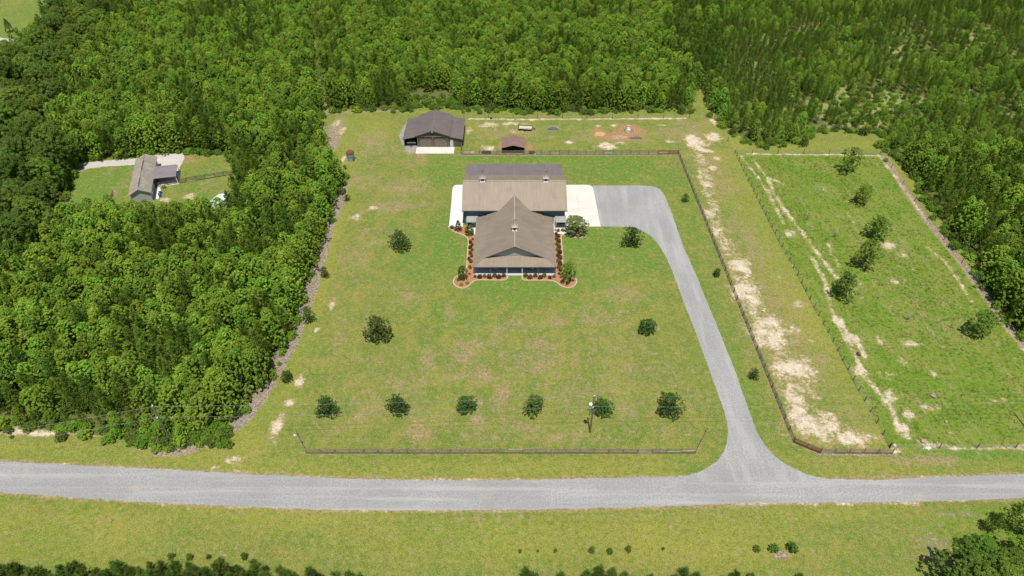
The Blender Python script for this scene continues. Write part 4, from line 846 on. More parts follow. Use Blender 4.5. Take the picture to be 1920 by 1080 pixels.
# ------------------------------------------------------------------ yard trees and saplings
YT = [(751, 466, 1.05, 'bushy dark tree on the lawn left of the house'), (711, 633, 1.12, 'bushy dark tree on the left lawn halfway to the road'), (1183, 460, 1.0, 'dark green tree where the driveway bends'), (1212, 623, .80, 'small dark tree on the right lawn beside the driveway'),
      (1127, 774, .80, 'dark tree behind the white transformer pole'), (1253, 773, .96, 'rightmost dark tree of the row along the front lawn'), (1001, 772, .82, 'dark tree in the front row, left of the transformer pole'), (875, 769, .80, 'dark tree in the middle of the front row'), (747, 771, .82, 'dark tree second from the left in the front row'), (615, 775, .82, 'leftmost dark tree of the front row, twisted crown')]
for i, (a, b, s, l) in enumerate(YT): p = G(a, b); plant('young_oak', 'yard_tree', p.x, p.y, s, l, 'tree', 'young trees on the lawn', 1.0)
for i, (a, b, s, l, k, sz) in enumerate([(610, 519, .46, 'small round tree by the left wood, level with the porch', 'young_oak', 1.2), (580, 604, .50, 'narrow dark sapling leaning out of the left wood edge', 'field_tree', 1.4), (539, 712, .55, 'low round tree by the brush strip at the left wood', 'young_oak', .9), (651, 376, .36, 'small dark shrub on the lawn below the metal tank', 'young_oak', 1.1), (647, 317, .22, 'tiny shrub beside the metal tank', 'young_oak', 1.2),
                                        (1284, 378, .42, 'small tree at the top of the long right fence', 'young_oak', 1.1), (1343, 517, .42, 'small tree halfway between driveway and right fence', 'young_oak', 1.1), (1412, 709, .44, 'small tree between driveway and right fence near the road', 'young_oak', 1.2)]):
    p = G(a, b); plant(k, 'small_tree', p.x, p.y, s, l, 'tree', 'small trees on the lawn margins', sz)
for (a, b, s, l, sz) in [(1588, 322, 1.05, 'tallest tree at the top of the right pasture', 1.15), (1612, 381, .92, 'light green tree second from the top in the pasture', .95), (1638, 446, 1.02, 'rounded tree third from the top in the pasture', .95), (1616, 502, 1.0, 'tree in the middle of the pasture with a detached shadow', 1.25), (1576, 556, 1.0, 'tree beside the sandy track in the pasture', 1.05), (1832, 628, 1.02, 'lone tree at the far right of the pasture', 1.05)]:
    p = G(a, b); plant('field_tree', 'pasture_tree', p.x, p.y, s, l, 'tree', 'trees in the right pasture', sz)
for (a, b, s, l) in [(322, 1046, .9, 'leftmost small bush on the grass south of the road'), (357, 1047, .85, 'second small bush from the left south of the road'), (392, 1046, .6, 'tiny pale bush third from the left south of the road'), (459, 1046, .9, 'small bush beside the pines at the bottom left'), (975, 1035, .5, 'tiny bush at the left end of the middle seedling row'), (1008, 1034, .35, 'faint seedling second in the middle row'), (1041, 1034, .5, 'pale seedling third in the middle row'),
                     (1109, 1034, .85, 'pointed seedling fourth in the middle row'), (1143, 1036, .8, 'round seedling fifth in the middle row'), (1178, 1032, .85, 'pointed seedling last in the middle row'), (1243, 1030, .4, 'faint tiny seedling right of the middle row'), (1418, 1032, .9, 'small round bush left of the pair at a brown patch'), (1449, 1032, 1.25, 'left bush of the pair at a brown patch'), (1483, 1031, 1.35, 'right bush of the pair at a brown patch')]:
    p = G(a, b); plant('bush', 'roadside_bush', p.x, p.y, s, l, 'bush', 'small bushes on the grass south of the road', 1.2)
plant('cone_bush', 'field_cedar', *G(20, 60).xy, 1.6, 'small cone shaped tree alone in the top left field', 'tree')
# bottom edge pines and the big trees in the corner
for i in range(60):
    px0 = -60 + i * 11.5 + random.uniform(-8, 8)
    if px0 > 610: break
    q = G(px0, 1106 + random.uniform(-8, 22) - (12 if px0 < 500 else 0)); plant('edge_pine', 'young_pine', q.x, q.y, random.uniform(.58, .82), 'young dark pine in the row at the bottom left edge', 'pine tree', 'young pines at the bottom left edge')
for a, s in [(648, .74), (672, .70), (690, .66), (880, .60), (985, .78), (1000, .72), (1046, .66), (1092, .72), (1113, .82), (1136, .76), (1160, .66), (1205, .64), (1262, .78), (1285, .72), (1355, .70), (1382, .66), (1470, .64)]:
    s *= 1.13; q = G(a + (a - 960) * .02, 1114 + random.uniform(-3, 6)); plant('edge_pine', 'young_pine', q.x, q.y, s, 'pine top just showing at the bottom middle edge', 'pine tree', 'pine tops at the bottom middle edge')
for (a, b, k, s, l, sz) in [(1765, 1078, 'field_tree', 1.25, 'dark green tree at the left of the bottom right grove', 1.0), (1800, 1100, 'oak_tree', .42, 'rounded dark tree at the bottom edge of the right grove', 1.0), (1812, 1040, 'bright_tree', .55, 'yellow-green tree top in the middle of the bottom right grove', .9), (1848, 1110, 'oak_tree', .5, 'broad grey-green tree at the bottom of the right grove', .9), (1835, 992, 'pine_tree', .72, 'grey-green pine at the top of the bottom right grove', .8),
                            (1862, 985, 'pine_tree', .85, 'spiky pine nearest the road in the bottom right grove', .9), (1888, 1000, 'pine_tree', .8, 'dark pine right of the roadside pine in the corner grove', .9), (1893, 1060, 'bright_tree', .72, 'bright yellow-green tree at the right edge of the corner grove', .9), (1925, 1035, 'bright_tree', .7, 'bright tree cut by the right frame edge', .9), (1905, 1120, 'bright_tree', .7, 'bright tree in the very bottom right corner', .9), (1860, 1060, 'oak_tree', .4, 'dark tree in the shade of the corner grove', .9), (1950, 1090, 'oak_tree', .5, 'dark tree beyond the bottom right corner', .9), (1790, 1140, 'oak_tree', .45, 'dark tree below the bottom edge of the grove', .9), (1950, 985, 'bright_tree', .5, 'bright bush like tree by the road at the right edge', .8)]:
    q = G(a, b); plant(k, 'grove_tree', q.x + 1.2, q.y - .4, s * 1.04, l, 'tree', None, sz)

# ------------------------------------------------------------------ fences
def fence(name, pts, label, mat, H=1.32, nr=4, side=1, group=None, sp=2.44, rmat=None):
    P = [Vector((p[0], p[1], 0)) for p in pts]; e = empty(name, tuple(P[0]), 0, label, 'fence', group)
    pm = MB().box(0, 0, H / 2 + .03, .12, .12, H + .06).mesh('post', mat); rm = MB().box(.5, 0, 0, 1, .035, .14).mesh('rail', rmat or mat); rp = MB().box(.5, 0, 0, 1, .035, .14).mesh('rail_pale', M['wood_pale'])
    first = True
    for a, b in zip(P[:-1], P[1:]):
        L = (b - a).length; n = max(1, round(L / sp)); d = (b - a) / n; ang = math.atan2(d.y, d.x); nrm = Vector((-math.sin(ang), math.cos(ang), 0)) * side * .08
        for i in range(n + 1):
            if i or first: link('post', pm, e, a + d * i - P[0], ang)
            if i < n:
                for k in range(nr):
                    z = .2 + (H - .28) * k / (nr - 1)
                    o = link('rail', rp if random.random() < .05 else rm, e, a + d * i - P[0] + nrm + Vector((0, 0, z + random.uniform(-.015, .015))), ang + random.uniform(-.004, .004)); o.scale = (d.length * .998, 1, 1)
        first = False
    return e
fence('board_fence', [(-37.2, 72.6), (-34.8, 68.9), (31.05, 68.9), (33.8, 73.2)], 'long brown board fence in front of the lawn with angled ends', M['wood'], nr=4, side=-1)
fence('board_fence', [(46.5, 168.6), (48.4, 71.2)], 'long dark board fence running from the back paddock down to the road', M['wood_dark'], nr=4, side=-1, rmat=M['wood'])
fence('board_fence', [(48.4, 71.1), tuple(G(1537, 850).xy)], 'short reddish gate like fence angled across the corner by the drive', M['rust'], nr=5, side=-1, sp=2.0)
fence('board_fence', [tuple(G(1537.6, 850).xy), tuple(G(1672, 851).xy)], 'short board fence ending the sandy strip beside the road', M['wood_dark'], nr=4, side=-1, rmat=M['wood'])
fence('board_fence', [(-14.15, 173.2), (-14.15, 168.4), (40.6, 168.5)], 'brown board fence along the front of the back paddock', M['wood_dark'], nr=4, side=-1, rmat=M['wood'])
fence('board_fence', [(40.9, 168.5), (46.4, 168.6)], 'short reddish gate at the right end of the paddock fence', M['rust'], nr=5, side=-1, sp=2.7)
fence('yard_fence', [(-92.3, 151.9), (-76.9, 157.2), (-72, 158.8)], 'dark board fence behind the small grey-roofed house', M['wood_dark'], nr=4, side=-1)
fence('yard_fence', [(-102.6, 148.6), (-102.0, 146.2), (-100.6, 144.4)], 'low wooden porch rail at the left side of the small house', M['wood'], nr=3, side=-1, H=.9, sp=1.2)
def wire_fence(pts, label, sp=5.2, H=1.35, mat=None, wires=3):
    P = [Vector((p.x, p.y, 0)) for p in pts]; e = empty('wire_fence', tuple(P[0]), 0, label, 'wire fence')
    pm = MB().tube((0, 0, 0), (0, 0, H), .08, .07, 7).mesh('post', mat or M['wood_dark']); ws_ = [MB() for _ in range(wires)]
    for a, b in zip(P[:-1], P[1:]):
        n = max(1, round((b - a).length / sp)); d = (b - a) / n
        for i in range(n + 1):
            if i or a is P[0]: link('post', pm, e, a + d * i - P[0])
        for k in range(wires): ws_[k].tube(a - P[0] + Vector((0, 0, .3 + .32 * k)), b - P[0] + Vector((0, 0, .3 + .32 * k)), .012, .012, 4, False)
    for w in ws_: w.build('wire', M['steel'], e)
wire_fence(Gp([(1381, 293), (1413, 360), (1480, 490), (1527, 577), (1600, 713), (1667, 838)]), 'wire fence with dark posts along the left of the right pasture', 2.6)
wire_fence(Gp([(1650, 288), (1692, 346), (1739, 411), (1803, 493), (1860, 573), (1925, 657), (2000, 750)]), 'wire fence along the brown path at the right of the pasture', 9)
wire_fence(Gp([(870, 221.5), (1100, 221.5), (1340, 222), (1378, 288), (1410, 288.5), (1650, 288)]), 'thin wire fence behind the back paddock', 7.5)
wire_fence(Gp([(1668, 840), (1760, 841), (1903, 840), (2050, 836)]), 'thin wire fence along the foot of the right pasture', 6)

# ------------------------------------------------------------------ garage workshop
GX, GY = -22.3, 172.8
ga = empty('workshop', (GX, GY, 0), 0, 'dark brown metal workshop with two lean-to wings at the top of the lawn', 'garage')
m = MB(); extrude_y(m, [(-4.5, .03), (4.4, .03), (4.4, 3.4), (0, 5.05), (-4.5, 3.4)], 0, 11.8); m.build('wall', M['garage_wall'], ga)
m = MB(); extrude_y(m, [(4.42, .03), (8.1, .03), (8.1, 2.35), (4.42, 3.15)], .02, 11.6); m.build('lean_wall', M['garage_wall'], ga)
m = MB(); m.box(-8.2, 6.2, 1.2, .08, 10.8, 2.3); m.box(-6.3, 11.7, 1.2, 3.7, .08, 2.3); m.build('carport_wall', M['garage_wall'], ga)
for s, nme in ((-1, 'left_roof'), (1, 'right_roof')):
    a, b, c, d = (0, -.55, 5.3), (0, 12.3, 5.3), (s * 4.9, 12.3, 3.6), (s * 4.9, -.55, 3.6)
    MB().slab(a, b, c, d, .14).build(nme, M['garage_roof'], ga); m = MB(); m.ribs(a, b, c, d, .5, .05, .04); stuff_part(m.build(nme + '_ribs', M['garage_roof'], ga))
    a, b, c, d = (s * 4.45, -.35, 3.36), (s * 4.45, 11.9, 3.36), (s * 8.5, 11.9, 2.5), (s * 8.5, -.35, 2.5)
    MB().slab(a, b, c, d, .12).build('lean_roof', M['garage_roof'], ga); m = MB(); m.ribs(a, b, c, d, .5, .05, .04); stuff_part(m.build('lean_roof_ribs', M['garage_roof'], ga))
    MB().bar((0, -.6, 5.2), (s * 4.9, -.6, 3.5), .06, .24).build('fascia', M['wood_dark'], ga)
    MB().bar((s * 4.0, -.28, 2.5), (s * 3.1, -.28, 3.8), .14, .14).build('timber_brace', M['wood'], ga)
    MB().box(s * 4.25, -.25, 1.7, .2, .2, 3.3).build('timber_post', M['wood'], ga)
MB().bar((0, -.4, 5.3), (0, 12.3, 5.38), .3, .04).build('ridge_cap', M['garage_roof'], ga)
MB().box(0, -.25, 1.7, .2, .2, 3.3).build('timber_post', M['wood'], ga); MB().box(0, -.3, 3.45, 7.2, .14, .18).build('timber_beam', M['wood'], ga)
for x in (-2.15, 2.15):
    o = MB().box(x, -.02, 1.45, 3.6, .03, 2.75).build('garage_door', M['garage_door'], ga)
    sm = MB().box(0, 0, 0, 3.5, .05, .42).mesh('door_panel', M['garage_door'])
    for k in range(6): link('panel', sm, o, (x, -.055, .32 + .455 * k))
m = MB().box(5.2, -.01, 1.1, .95, .06, 2.1).build('side_door', M['pale_door'], ga); MB().box(5.55, -.06, 1.05, .06, .06, .12).build('handle', M['steel'], m)
MB().box(0, -.66, 4.95, .3, .16, .22).build('gable_lamp', M['white'], ga)
for y in (0, 4, 8): MB().box(-8.2, y, 1.2, .15, .15, 2.35).build('carport_post', M['wood'], ga)
t = empty('covered_trailer', (-28.6, 173.9, 0), 0, 'dark boxy trailer with a white front bar under the left workshop wing', 'trailer')
MB().box(0, 1.6, .95, 2.3, 3.6, .9).box(0, 1.6, 1.5, 1.9, 3.0, .3).build('body', M['black'], t); MB().box(0, -.3, .85, 2.5, .12, .3).build('front_bar', M['white'], t)
m = MB(); m.bar((-.8, -.3, .5), (0, -1.7, .45), .09, .09); m.bar((.8, -.3, .5), (0, -1.7, .45), .09, .09); m.tube((0, -1.6, .05), (0, -1.6, .7), .05, .05, 8); m.build('tongue', M['black'], t)
for s in (-1.15, 1.15): MB().tube((s - .1, 2, .33), (s + .1, 2, .33), .33, .33, 14).build('wheel', M['black'], t)

# ------------------------------------------------------------------ paddock: shelter, trailer, feeders
s_ = empty('animal_shelter', (.35, 168.9, 0), 0, 'low open shelter with a red-brown metal roof behind the paddock fence', 'shelter')
for s, nme in ((-1, 'left_roof'), (1, 'right_roof')):
    a, b, c, d = (0, -.3, 2.75), (0, 5.6, 2.75), (s * 3.25, 5.6, 1.95), (s * 3.25, -.3, 1.95)
    MB().slab(a, b, c, d, .08).build(nme, M['shelter_roof'], s_); m = MB(); m.ribs(a, b, c, d, .4, .05, .04); stuff_part(m.build(nme + '_ribs', M['shelter_roof'], s_))
    MB().box(s * 3.1, 2.7, .95, .06, 5.4, 1.9).build('side_wall', M['garage_wall'], s_)
m = MB(); extrude_y(m, [(-3.1, .02), (3.1, .02), (3.1, 1.9), (0, 2.62), (-3.1, 1.9)], 5.35, 5.42); m.build('back_wall', M['garage_wall'], s_)
for x in (-3.1, 0, 3.1): MB().box(x, 0, 1.0 if x else 1.3, .14, .14, 1.9 if x else 2.55).build('post', M['wood'], s_) if x else None
tp = G(985, 243); t = empty('flatbed_trailer', (tp.x, tp.y, 0), -.12, 'pale decked flatbed trailer with a raised black ramp in the paddock', 'trailer')
fr = MB(); fr.box(0, 0, .55, 3.9, 1.9, .1); fr.bar((1.9, -.7, .5), (3.0, 0, .45), .09, .09); fr.bar((1.9, .7, .5), (3.0, 0, .45), .09, .09)
for yy in (-.93, .93): fr.bar((-1.9, yy, .9), (1.9, yy, .9), .05, .05); [fr.box(x, yy, .75, .05, .05, .35) for x in (-1.9, -.6, .6, 1.9)]
fr.build('frame', M['black'], t)
dk = MB().box(0, 0, .02, 3.8, .27, .04).mesh('deck_board', M['pale_stone'])
for k in range(6): link('deck_board', dk, t, (0, -.75 + .3 * k, .61))
rm = MB(); rm.box(-1.98, 0, 1.2, .06, 1.8, .08).box(-1.98, 0, 1.65, .06, 1.8, .08).box(-1.98, 0, .8, .06, 1.8, .08)
for k in range(7): rm.box(-1.98, -.87 + .29 * k, 1.15, .05, .05, 1.1)
rm.build('ramp_gate', M['black'], t)
for yy in (-1.05, 1.05): MB().tube((0, yy - .1, .33), (0, yy + .1, .33), .33, .33, 14).build('wheel', M['black'], t)
hp_ = G(1178, 246); e = empty('hay_feeder', (hp_.x, hp_.y, 0), 0, 'round grey metal hay feeder ring on a patch of spilled hay', 'hay feeder')
def ring(m, R0, z, r, n=20):
    for i in range(n):
        a, b = 2 * math.pi * i / n, 2 * math.pi * (i + 1) / n; m.tube((R0 * math.cos(a), R0 * math.sin(a), z), (R0 * math.cos(b), R0 * math.sin(b), z), r, r, 6, False)
for z in (.1, .6, 1.15): m = MB(); ring(m, 1.15, z, .045); m.build('hoop', M['steel'], e)
for i in range(14): a = 2 * math.pi * i / 14; MB().tube((1.15 * math.cos(a), 1.15 * math.sin(a), 0), (1.15 * math.cos(a + .15), 1.15 * math.sin(a + .15), 1.15), .03, .03, 5).build('bar', M['steel'], e)
def lump(name, mat, sx, sy, sz, seed, loc, label=None, cat=None, group=None, rz=0.0, parent=None, sub=3, rough=.16):
    bm = bmesh.new(); bmesh.ops.create_icosphere(bm, subdivisions=sub, radius=1); r = random.Random(seed); o = Vector((r.uniform(0, 50),) * 3)
    from mathutils import noise as nz
    for v in bm.verts:
        k = 1 + rough * nz.noise(v.co * 1.6 + o) * 2 + rough * .6 * nz.noise(v.co * 4 + o) * 2; v.co = Vector((v.co.x * sx * k, v.co.y * sy * k, max(v.co.z, -.25) * sz * k))
    me = bpy.data.meshes.new(name); bm.to_mesh(me); bm.free(); me.materials.append(mat)
    ob = link(name, me, parent, loc, rz); return tag(ob, label, cat, group) if not parent else ob
lump('hay_bale', M['pale_stone'], .72, .72, .8, 3, (hp_.x, hp_.y, .2), 'pale half eaten hay bale inside the round feeder', 'hay bale')
for a, b, sx, sy, sz, mt, l in [(1125, 252, 1.6, 1.3, .35, 'hay', 'flattened brown hay heap left of the round feeder'), (1192, 259, 1.9, .7, .25, 'ash', 'dark grey ash heap right below the feeder'), (1037, 242, 1.7, .9, .2, 'ash', 'grey-brown burnt heap in the middle of the paddock'), (1160, 257, 2.4, 1.0, .18, 'stone', 'long brown manure heap below the feeder')]:
    q = G(a, b); lump('hay_heap', M[mt], sx, sy, sz, a, (q.x, q.y, 0), l, 'heap')
def trough(px, py, w, mat, label):
    q = G(px, py); e = empty('feed_trough', (q.x, q.y, 0), 0, label, 'trough', 'feed troughs at the paddock fence')
    m = MB(); m.box(0, -.28, .4, w, .05, .4); m.box(0, .28, .4, w, .05, .4); m.box(-w / 2, 0, .4, .05, .6, .4); m.box(w / 2, 0, .4, .05, .6, .4); m.box(0, 0, .22, w, .56, .04); m.build('basin', mat, e)
    for x in (-w * .42, w * .42): MB().box(x, 0, .1, .08, .5, .2).build('leg', mat, e)
trough(912, 287.5, 2.6, M['black'], 'long black feed trough left of the red-brown shelter'); trough(997, 288, 1.7, M['black'], 'short black feed trough right of the red-brown shelter')
q = G(1003, 290.5); e = empty('white_bucket', (q.x, q.y, 0), 0, 'small white bucket hanging place beside the paddock fence', 'bucket'); MB().tube((0, 0, 0), (0, 0, .42), .15, .19, 12, False).tube((0, 0, .01), (0, 0, .03), .15, .15, 12).build('pail', M['white'], e); MB().bar((-.19, 0, .42), (.19, 0, .44), .02, .02).build('handle', M['steel'], e); e['label'] = 'small white bucket beside the paddock fence right of the shelter'
q = G(933, 223); e = empty('mineral_tub', (q.x - 2, q.y, 0), 0, 'small dark tub on the white sand line behind the paddock', 'tub'); MB().tube((0, 0, 0), (0, 0, .4), .28, .34, 12).build('tub_body', M['black'], e); MB().tube((0, 0, .4), (0, 0, .43), .36, .36, 12).build('tub_rim', M['black'], e)

# metal tank
tk = empty('metal_tank', (-44.4, 165.5, 0), 0, 'blue-grey round metal tank with a rusty red top at the left wood edge', 'tank')
MB().tube((0, 0, 0), (0, 0, 2.3), 1.02, 1.02, 28).build('body', M['tank'], tk); m = MB(); ring(m, 1.03, 1.25, .03, 28); m.build('band', M['wood_dark'], tk); m = MB(); ring(m, 1.04, 2.28, .05, 28); m.build('rim', M['rust'], tk)
MB().tube((0, 0, 2.31), (0, 0, 2.66), 1.12, .95, 28).build('lid', M['rust'], tk); MB().box(.8, -.75, .5, .18, .25, .8, .8).build('hatch', M['wood_dark'], tk)

# ------------------------------------------------------------------ small house in the clearing
sh = empty('small_house', (-95.8, 152.8, 0), R(17), 'small house with a weathered grey shingle roof in the clearing among the woods', 'house')
m = MB(); extrude_y(m, [(-2.3, .03), (2.3, .03), (2.3, 2.6), (0, 3.8), (-2.3, 2.6)], -8.5, 9.2); m.build('wall', M['siding_grey'], sh)
for s in (-1, 1): MB().slab((0, -8.9, 4.0), (0, 9.55, 4.0), (s * 2.7, 9.55, 2.62), (s * 2.7, -8.9, 2.62), .16).build('shingle_roof', M['shingle'], sh)
m = MB()
for s in (-1, 1):
    for k in range(12):
        f = k / 12; z = 4.0 - 1.38 * f + .012; m.bar((s * 2.7 * f, -8.89, z), (s * 2.7 * f, 9.54, z), .06, .03)
stuff_part(m.build('shingle_courses', M['shingle'], sh))
MB().box(0, 3.5, 4.03, .28, 5, .05).build('ridge_vent', M['wood_dark'], sh); MB().box(0, -5, 4.03, .28, 4, .05).build('ridge_vent', M['wood_dark'], sh)
for x, y in ((1.2, 1.5), (-1.1, -2.5), (1.5, -6.5)): z = 4.0 - abs(x) * .511; MB().tube((x, y, z - .05), (x, y, z + .35), .07, .07, 8).build('vent_pipe', M['steel'], sh)
for y in (-7, -4.4, -1.8): 
    fr = MB().box(2.34, y, 1.5, .07, 1.1, 1.2).build('window', M['white'], sh); MB().box(2.38, y, 1.5, .02, .95, 1.05).build('pane', M['glass'], fr)
for y in (-6, -2, 3, 7):
    fr = MB().box(-2.34, y, 1.5, .07, 1.1, 1.2).build('window', M['white'], sh); MB().box(-2.38, y, 1.5, .02, .95, 1.05).build('pane', M['glass'], fr)
a, b, c, d = (2.45, -2.0, 2.6), (2.45, 4.3, 2.6), (8.0, 4.3, 2.35), (8.0, -2.0, 2.35)
MB().slab(a, b, c, d, .1).build('carport_roof', M['carport_roof'], sh); m = MB(); m.ribs((2.45, -2.0, 2.6), (8.0, -2.0, 2.35), (8.0, 4.3, 2.35), (2.45, 4.3, 2.6), .4, .05, .04); stuff_part(m.build('carport_ribs', M['carport_roof'], sh))
for y in (-1.8, 1.1, 4.1): MB().box(7.9, y, 1.2, .12, .12, 2.35).build('carport_post', M['white'], sh)
MB().box(5.5, 1.1, .05, 5.4, 6.4, .09).build('patio', M['slab'], sh)
MB().box(3.0, -5.2, .05, 1.2, 5.6, .09).build('walkway', M['slab'], sh)
def at_house(u, v): c_, s2 = math.cos(R(17)), math.sin(R(17)); return -95.8 + u * c_ - v * s2, 152.8 + u * s2 + v * c_
x, y = at_house(4.6, -3.2); e = empty('grill', (x, y, .1), R(17), 'small grey grill standing on the lawn edge beside the small house', 'grill')
MB().box(0, 0, .95, .8, .5, .3).build('lid', M['grey_paint'], e); MB().box(0, 0, .72, .8, .5, .16).build('firebox', M['black'], e)
for a_ in (-.33, .33): MB().box(a_, 0, .32, .06, .45, .64).build('leg', M['black'], e)
x, y = at_house(3.9, -5.6); e = empty('blue_bin', (x, y, .1), R(17), 'blue plastic bin with a pale lid against the small house wall', 'bin')
MB().tube((0, 0, 0), (0, 0, .9), .3, .36, 12).build('barrel', M['blue'], e); MB().tube((0, 0, .9), (0, 0, .96), .38, .36, 12).build('lid', M['white'], e)
x, y = at_house(3.9, -7.0); e = empty('blue_bin', (x, y, .1), R(17), 'second blue bin, nearer the pines at the small house wall', 'bin')
MB().box(0, 0, .4, .5, .6, .8).build('box', M['blue'], e); MB().box(0, 0, .83, .55, .65, .06).build('lid', M['blue'], e)
e = empty('garden_shed', (-73.2, 143.2, 0), R(-20), 'small white metal shed among the trees at the clearing edge', 'shed')
m = MB(); extrude_y(m, [(-1.3, 0), (1.3, 0), (1.3, 1.9), (0, 2.3), (-1.3, 1.9)], -1.8, 1.8); m.build('wall', M['shed'], e)
for s in (-1, 1): MB().slab((0, -1.95, 2.42), (0, 1.95, 2.42), (s * 1.5, 1.95, 1.95), (s * 1.5, -1.95, 1.95), .06).build('roof', M['shed'], e)
m = MB().box(0, -1.83, .9, 1.2, .05, 1.7).build('door', M['white'], e); MB().box(.4, -1.88, .9, .06, .06, .15).build('handle', M['steel'], m)

# ------------------------------------------------------------------ power poles and lines
def pole(x, y, H, label, transformer=False, parts=True):
    e = empty('utility_pole', (x, y, 0), 0, label, 'utility pole')
    MB().tube((0, 0, -.02), (0, 0, H), .16, .11, 12).build('shaft', M['pole'], e)
    MB().tube((0, 0, H), (0, 0, H + .28), .05, .09, 8).build('insulator', M['white'], e)
    MB().bar((-.12, 0, H - 2.5), (-.12, -.45, H - 2.5), .07, .07).build('bracket', M['steel'], e); MB().tube((-.02, -.2, H - 2.65), (-.02, -.2, H - 2.4), .07, .07, 8).build('insulator', M['white'], e)
    if transformer:
        c = MB().tube((-.48, -.05, H - 2.9), (-.48, -.05, H - 1.85), .29, .29, 16).build('transformer', M['steel'], e)
        MB().tube((-.48, -.05, H - 1.85), (-.48, -.05, H - 1.75), .31, .26, 16).build('transformer_lid', M['white'], c); MB().tube((-.42, -.05, H - 1.75), (-.40, -.05, H - 1.4), .05, .04, 8).build('bushing', M['white'], c)
        m = MB(); m.bar((-.1, 0, H - .5), (.45, -.05, H - .5), .08, .08); m.build('cutout_arm', M['steel'], e); MB().tube((.4, -.1, H - .7), (.4, -.1, H - .25), .05, .05, 8).build('fuse', M['white'], e)
    else:
        MB().tube((-.1, -.1, H - 1.2), (-.1, -.1, H + .2), .03, .03, 6).build('riser', M['steel'], e); MB().bar((-.7, -.05, H - 1.3), (.1, -.05, H - 1.3), .08, .1).build('cross_arm', M['pole'], e); MB().tube((-.55, -.05, H - 1.25), (-.55, -.05, H - .9), .07, .07, 8).build('fuse', M['rust'], e)
    return e
PL, PM, PR = Vector((-58.4, 71.1, 0)), Vector((13.6, 73.3, 0)), Vector((90.0, 74.3, 0)); HP = 9.6
pole(PL.x, PL.y, HP, 'tall grey wooden utility pole at the bottom corner of the left wood'); pole(PM.x, PM.y, HP - .1, 'wooden utility pole with a white transformer on the front lawn', True); pole(PR.x, PR.y, HP, 'wooden utility pole just beyond the right edge in the pasture')
a, b = PL + Vector((0, 0, HP - .2)), G(67, 803, 8.9); d = (b - a); d.z = 0; d.normalize(); PX0 = PL + d * 46
pole(PX0.x, PX0.y, HP - .4, 'wooden utility pole beyond the left edge inside the wood')
def line(name, a, b, sag, label, group):
    m = MB(); n = 14; pts = [a.lerp(b, i / n) - Vector((0, 0, 4 * sag * (i / n) * (1 - i / n))) for i in range(n + 1)]
    for p, q in zip(pts[:-1], pts[1:]): m.tube(p, q, .016, .016, 4, False)
    tag(m.build(name, M['steel']), label, 'power line', group)
for p, q, w in ((PL, PM, 'between the left pole and the transformer pole'), (PM, PR, 'from the transformer pole over the right pasture'), (PX0, PL, 'over the left wood')):
    for dz, nm in ((HP + .2, 'upper'), (HP - 2.5, 'lower')):
        line('power_line', p + Vector((0, -.1, dz)), q + Vector((0, -.1, dz)), .5 if nm == 'upper' else .6, f'{nm} thin grey power line {w}', 'power lines')

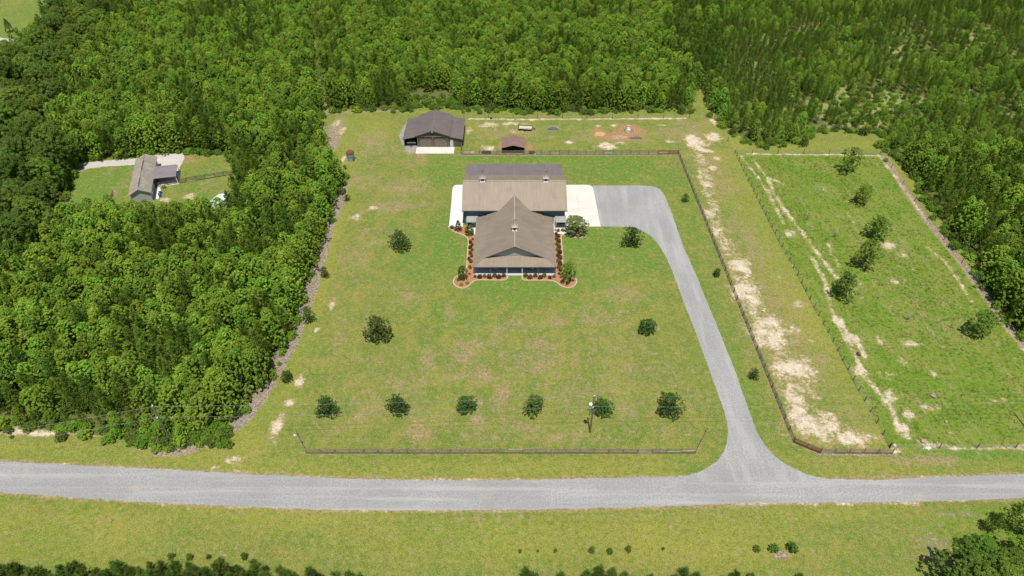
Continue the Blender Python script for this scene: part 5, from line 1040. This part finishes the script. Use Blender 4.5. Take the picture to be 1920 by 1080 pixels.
# ------------------------------------------------------------------ stumps and junk in the pasture corner
for i, (a, b, sx, sy, sz, mt, l, rz) in enumerate([(1748, 742, .45, .6, .55, 'stone', 'upright weathered stump, topmost in the pasture corner', 0), (1755, 761, .45, .2, .2, 'stone', 'short log lying below the top stump', -.7), (1744, 766, .5, .22, .25, 'hay', 'reddish log left of the short log', -.5), (1773, 792, .28, .35, .4, 'stone', 'small brown stump right of the sand patches', .3), (1781, 812, .35, .25, .2, 'stone', 'flat dark stump nearest the white post shadow', .2),
                                                (1729, 828, .4, .6, .5, 'stone', 'tilted stump with a dark face above the white lump', .6), (1738, 841, .65, .42, .45, 'pale_stone', 'white lump by the thin fence at the pasture foot', 0), (1677, 836, .3, .3, .32, 'pale_stone', 'small white cap at the end of the wire fence', 0), (1609, 665, .4, .5, .5, 'wood_dark', 'dark stump on the sandy pasture track', .2), (553, 817, .28, .25, .3, 'pale_stone', 'pale stone at the left end of the front fence', 0)]):
    q = G(a, b); lump('stump' if mt in ('stone', 'wood_dark', 'hay') else 'pale_boulder', M[mt], sx, sy, sz, 50 + i, (q.x, q.y, .06), l, 'stump' if mt in ('stone', 'wood_dark', 'hay') else 'boulder', None, rz, sub=2, rough=.25)
# bare thorny saplings in the pasture
for i, (a, b, l) in enumerate([(1512, 412, 'grey leafless sapling near the sandy track, upper one'), (1565, 445, 'grey leafless sapling left of the pasture trees'), (1702, 600, 'grey leafless sapling in the right half of the pasture')]):
    q = G(a, b); m = MB(); r = random.Random(i)
    for k in range(26):
        th = r.uniform(0, 6.28); u = r.uniform(.2, 1.6); L = r.uniform(.5, 1.1); m.bar((0, 0, u * .6), (math.cos(th) * L, math.sin(th) * L, u + .5), .03, .03)
    e = empty('bare_sapling', tuple(q), 0, l, 'sapling', 'leafless saplings in the pasture'); m.build('branches', M['twig'], e); MB().tube((0, 0, 0), (0, 0, 1.6), .05, .02, 6).build('trunk', M['twig'], e)

for i, (a, b, h, l) in enumerate([(40, 238, 9, 'pale leafless tree among the old oaks, upper one'), (22, 288, 9, 'pale leafless tree among the old oaks, middle one'), (8, 330, 8, 'pale leafless tree among the old oaks, lowest one')]):
    q = G(a, b); m = MB(); r = random.Random(40 + i)
    for k in range(46):
        th = r.uniform(0, 6.28); u = r.uniform(.55, 1.0); L = r.uniform(1.2, 3.2) * (1.3 - u); c0 = Vector((math.cos(th) * L, math.sin(th) * L, h * u + L * .7)); m.tube((0, 0, h * u * .9), c0, .06, .03, 5, False)
        for _ in range(3): d = Vector((r.uniform(-1, 1), r.uniform(-1, 1), r.uniform(0, 1))); m.tube(c0, c0 + d, .03, .015, 4, False)
    e = empty('dead_tree', tuple(q), 0, l, 'dead tree', 'leafless trees among the old oaks'); e.scale = (1.15, 1.15, 1.25); m.build('branches', M['twig'], e); MB().tube((0, 0, 0), (0, 0, h), .22, .06, 8).build('trunk', M['twig'], e)
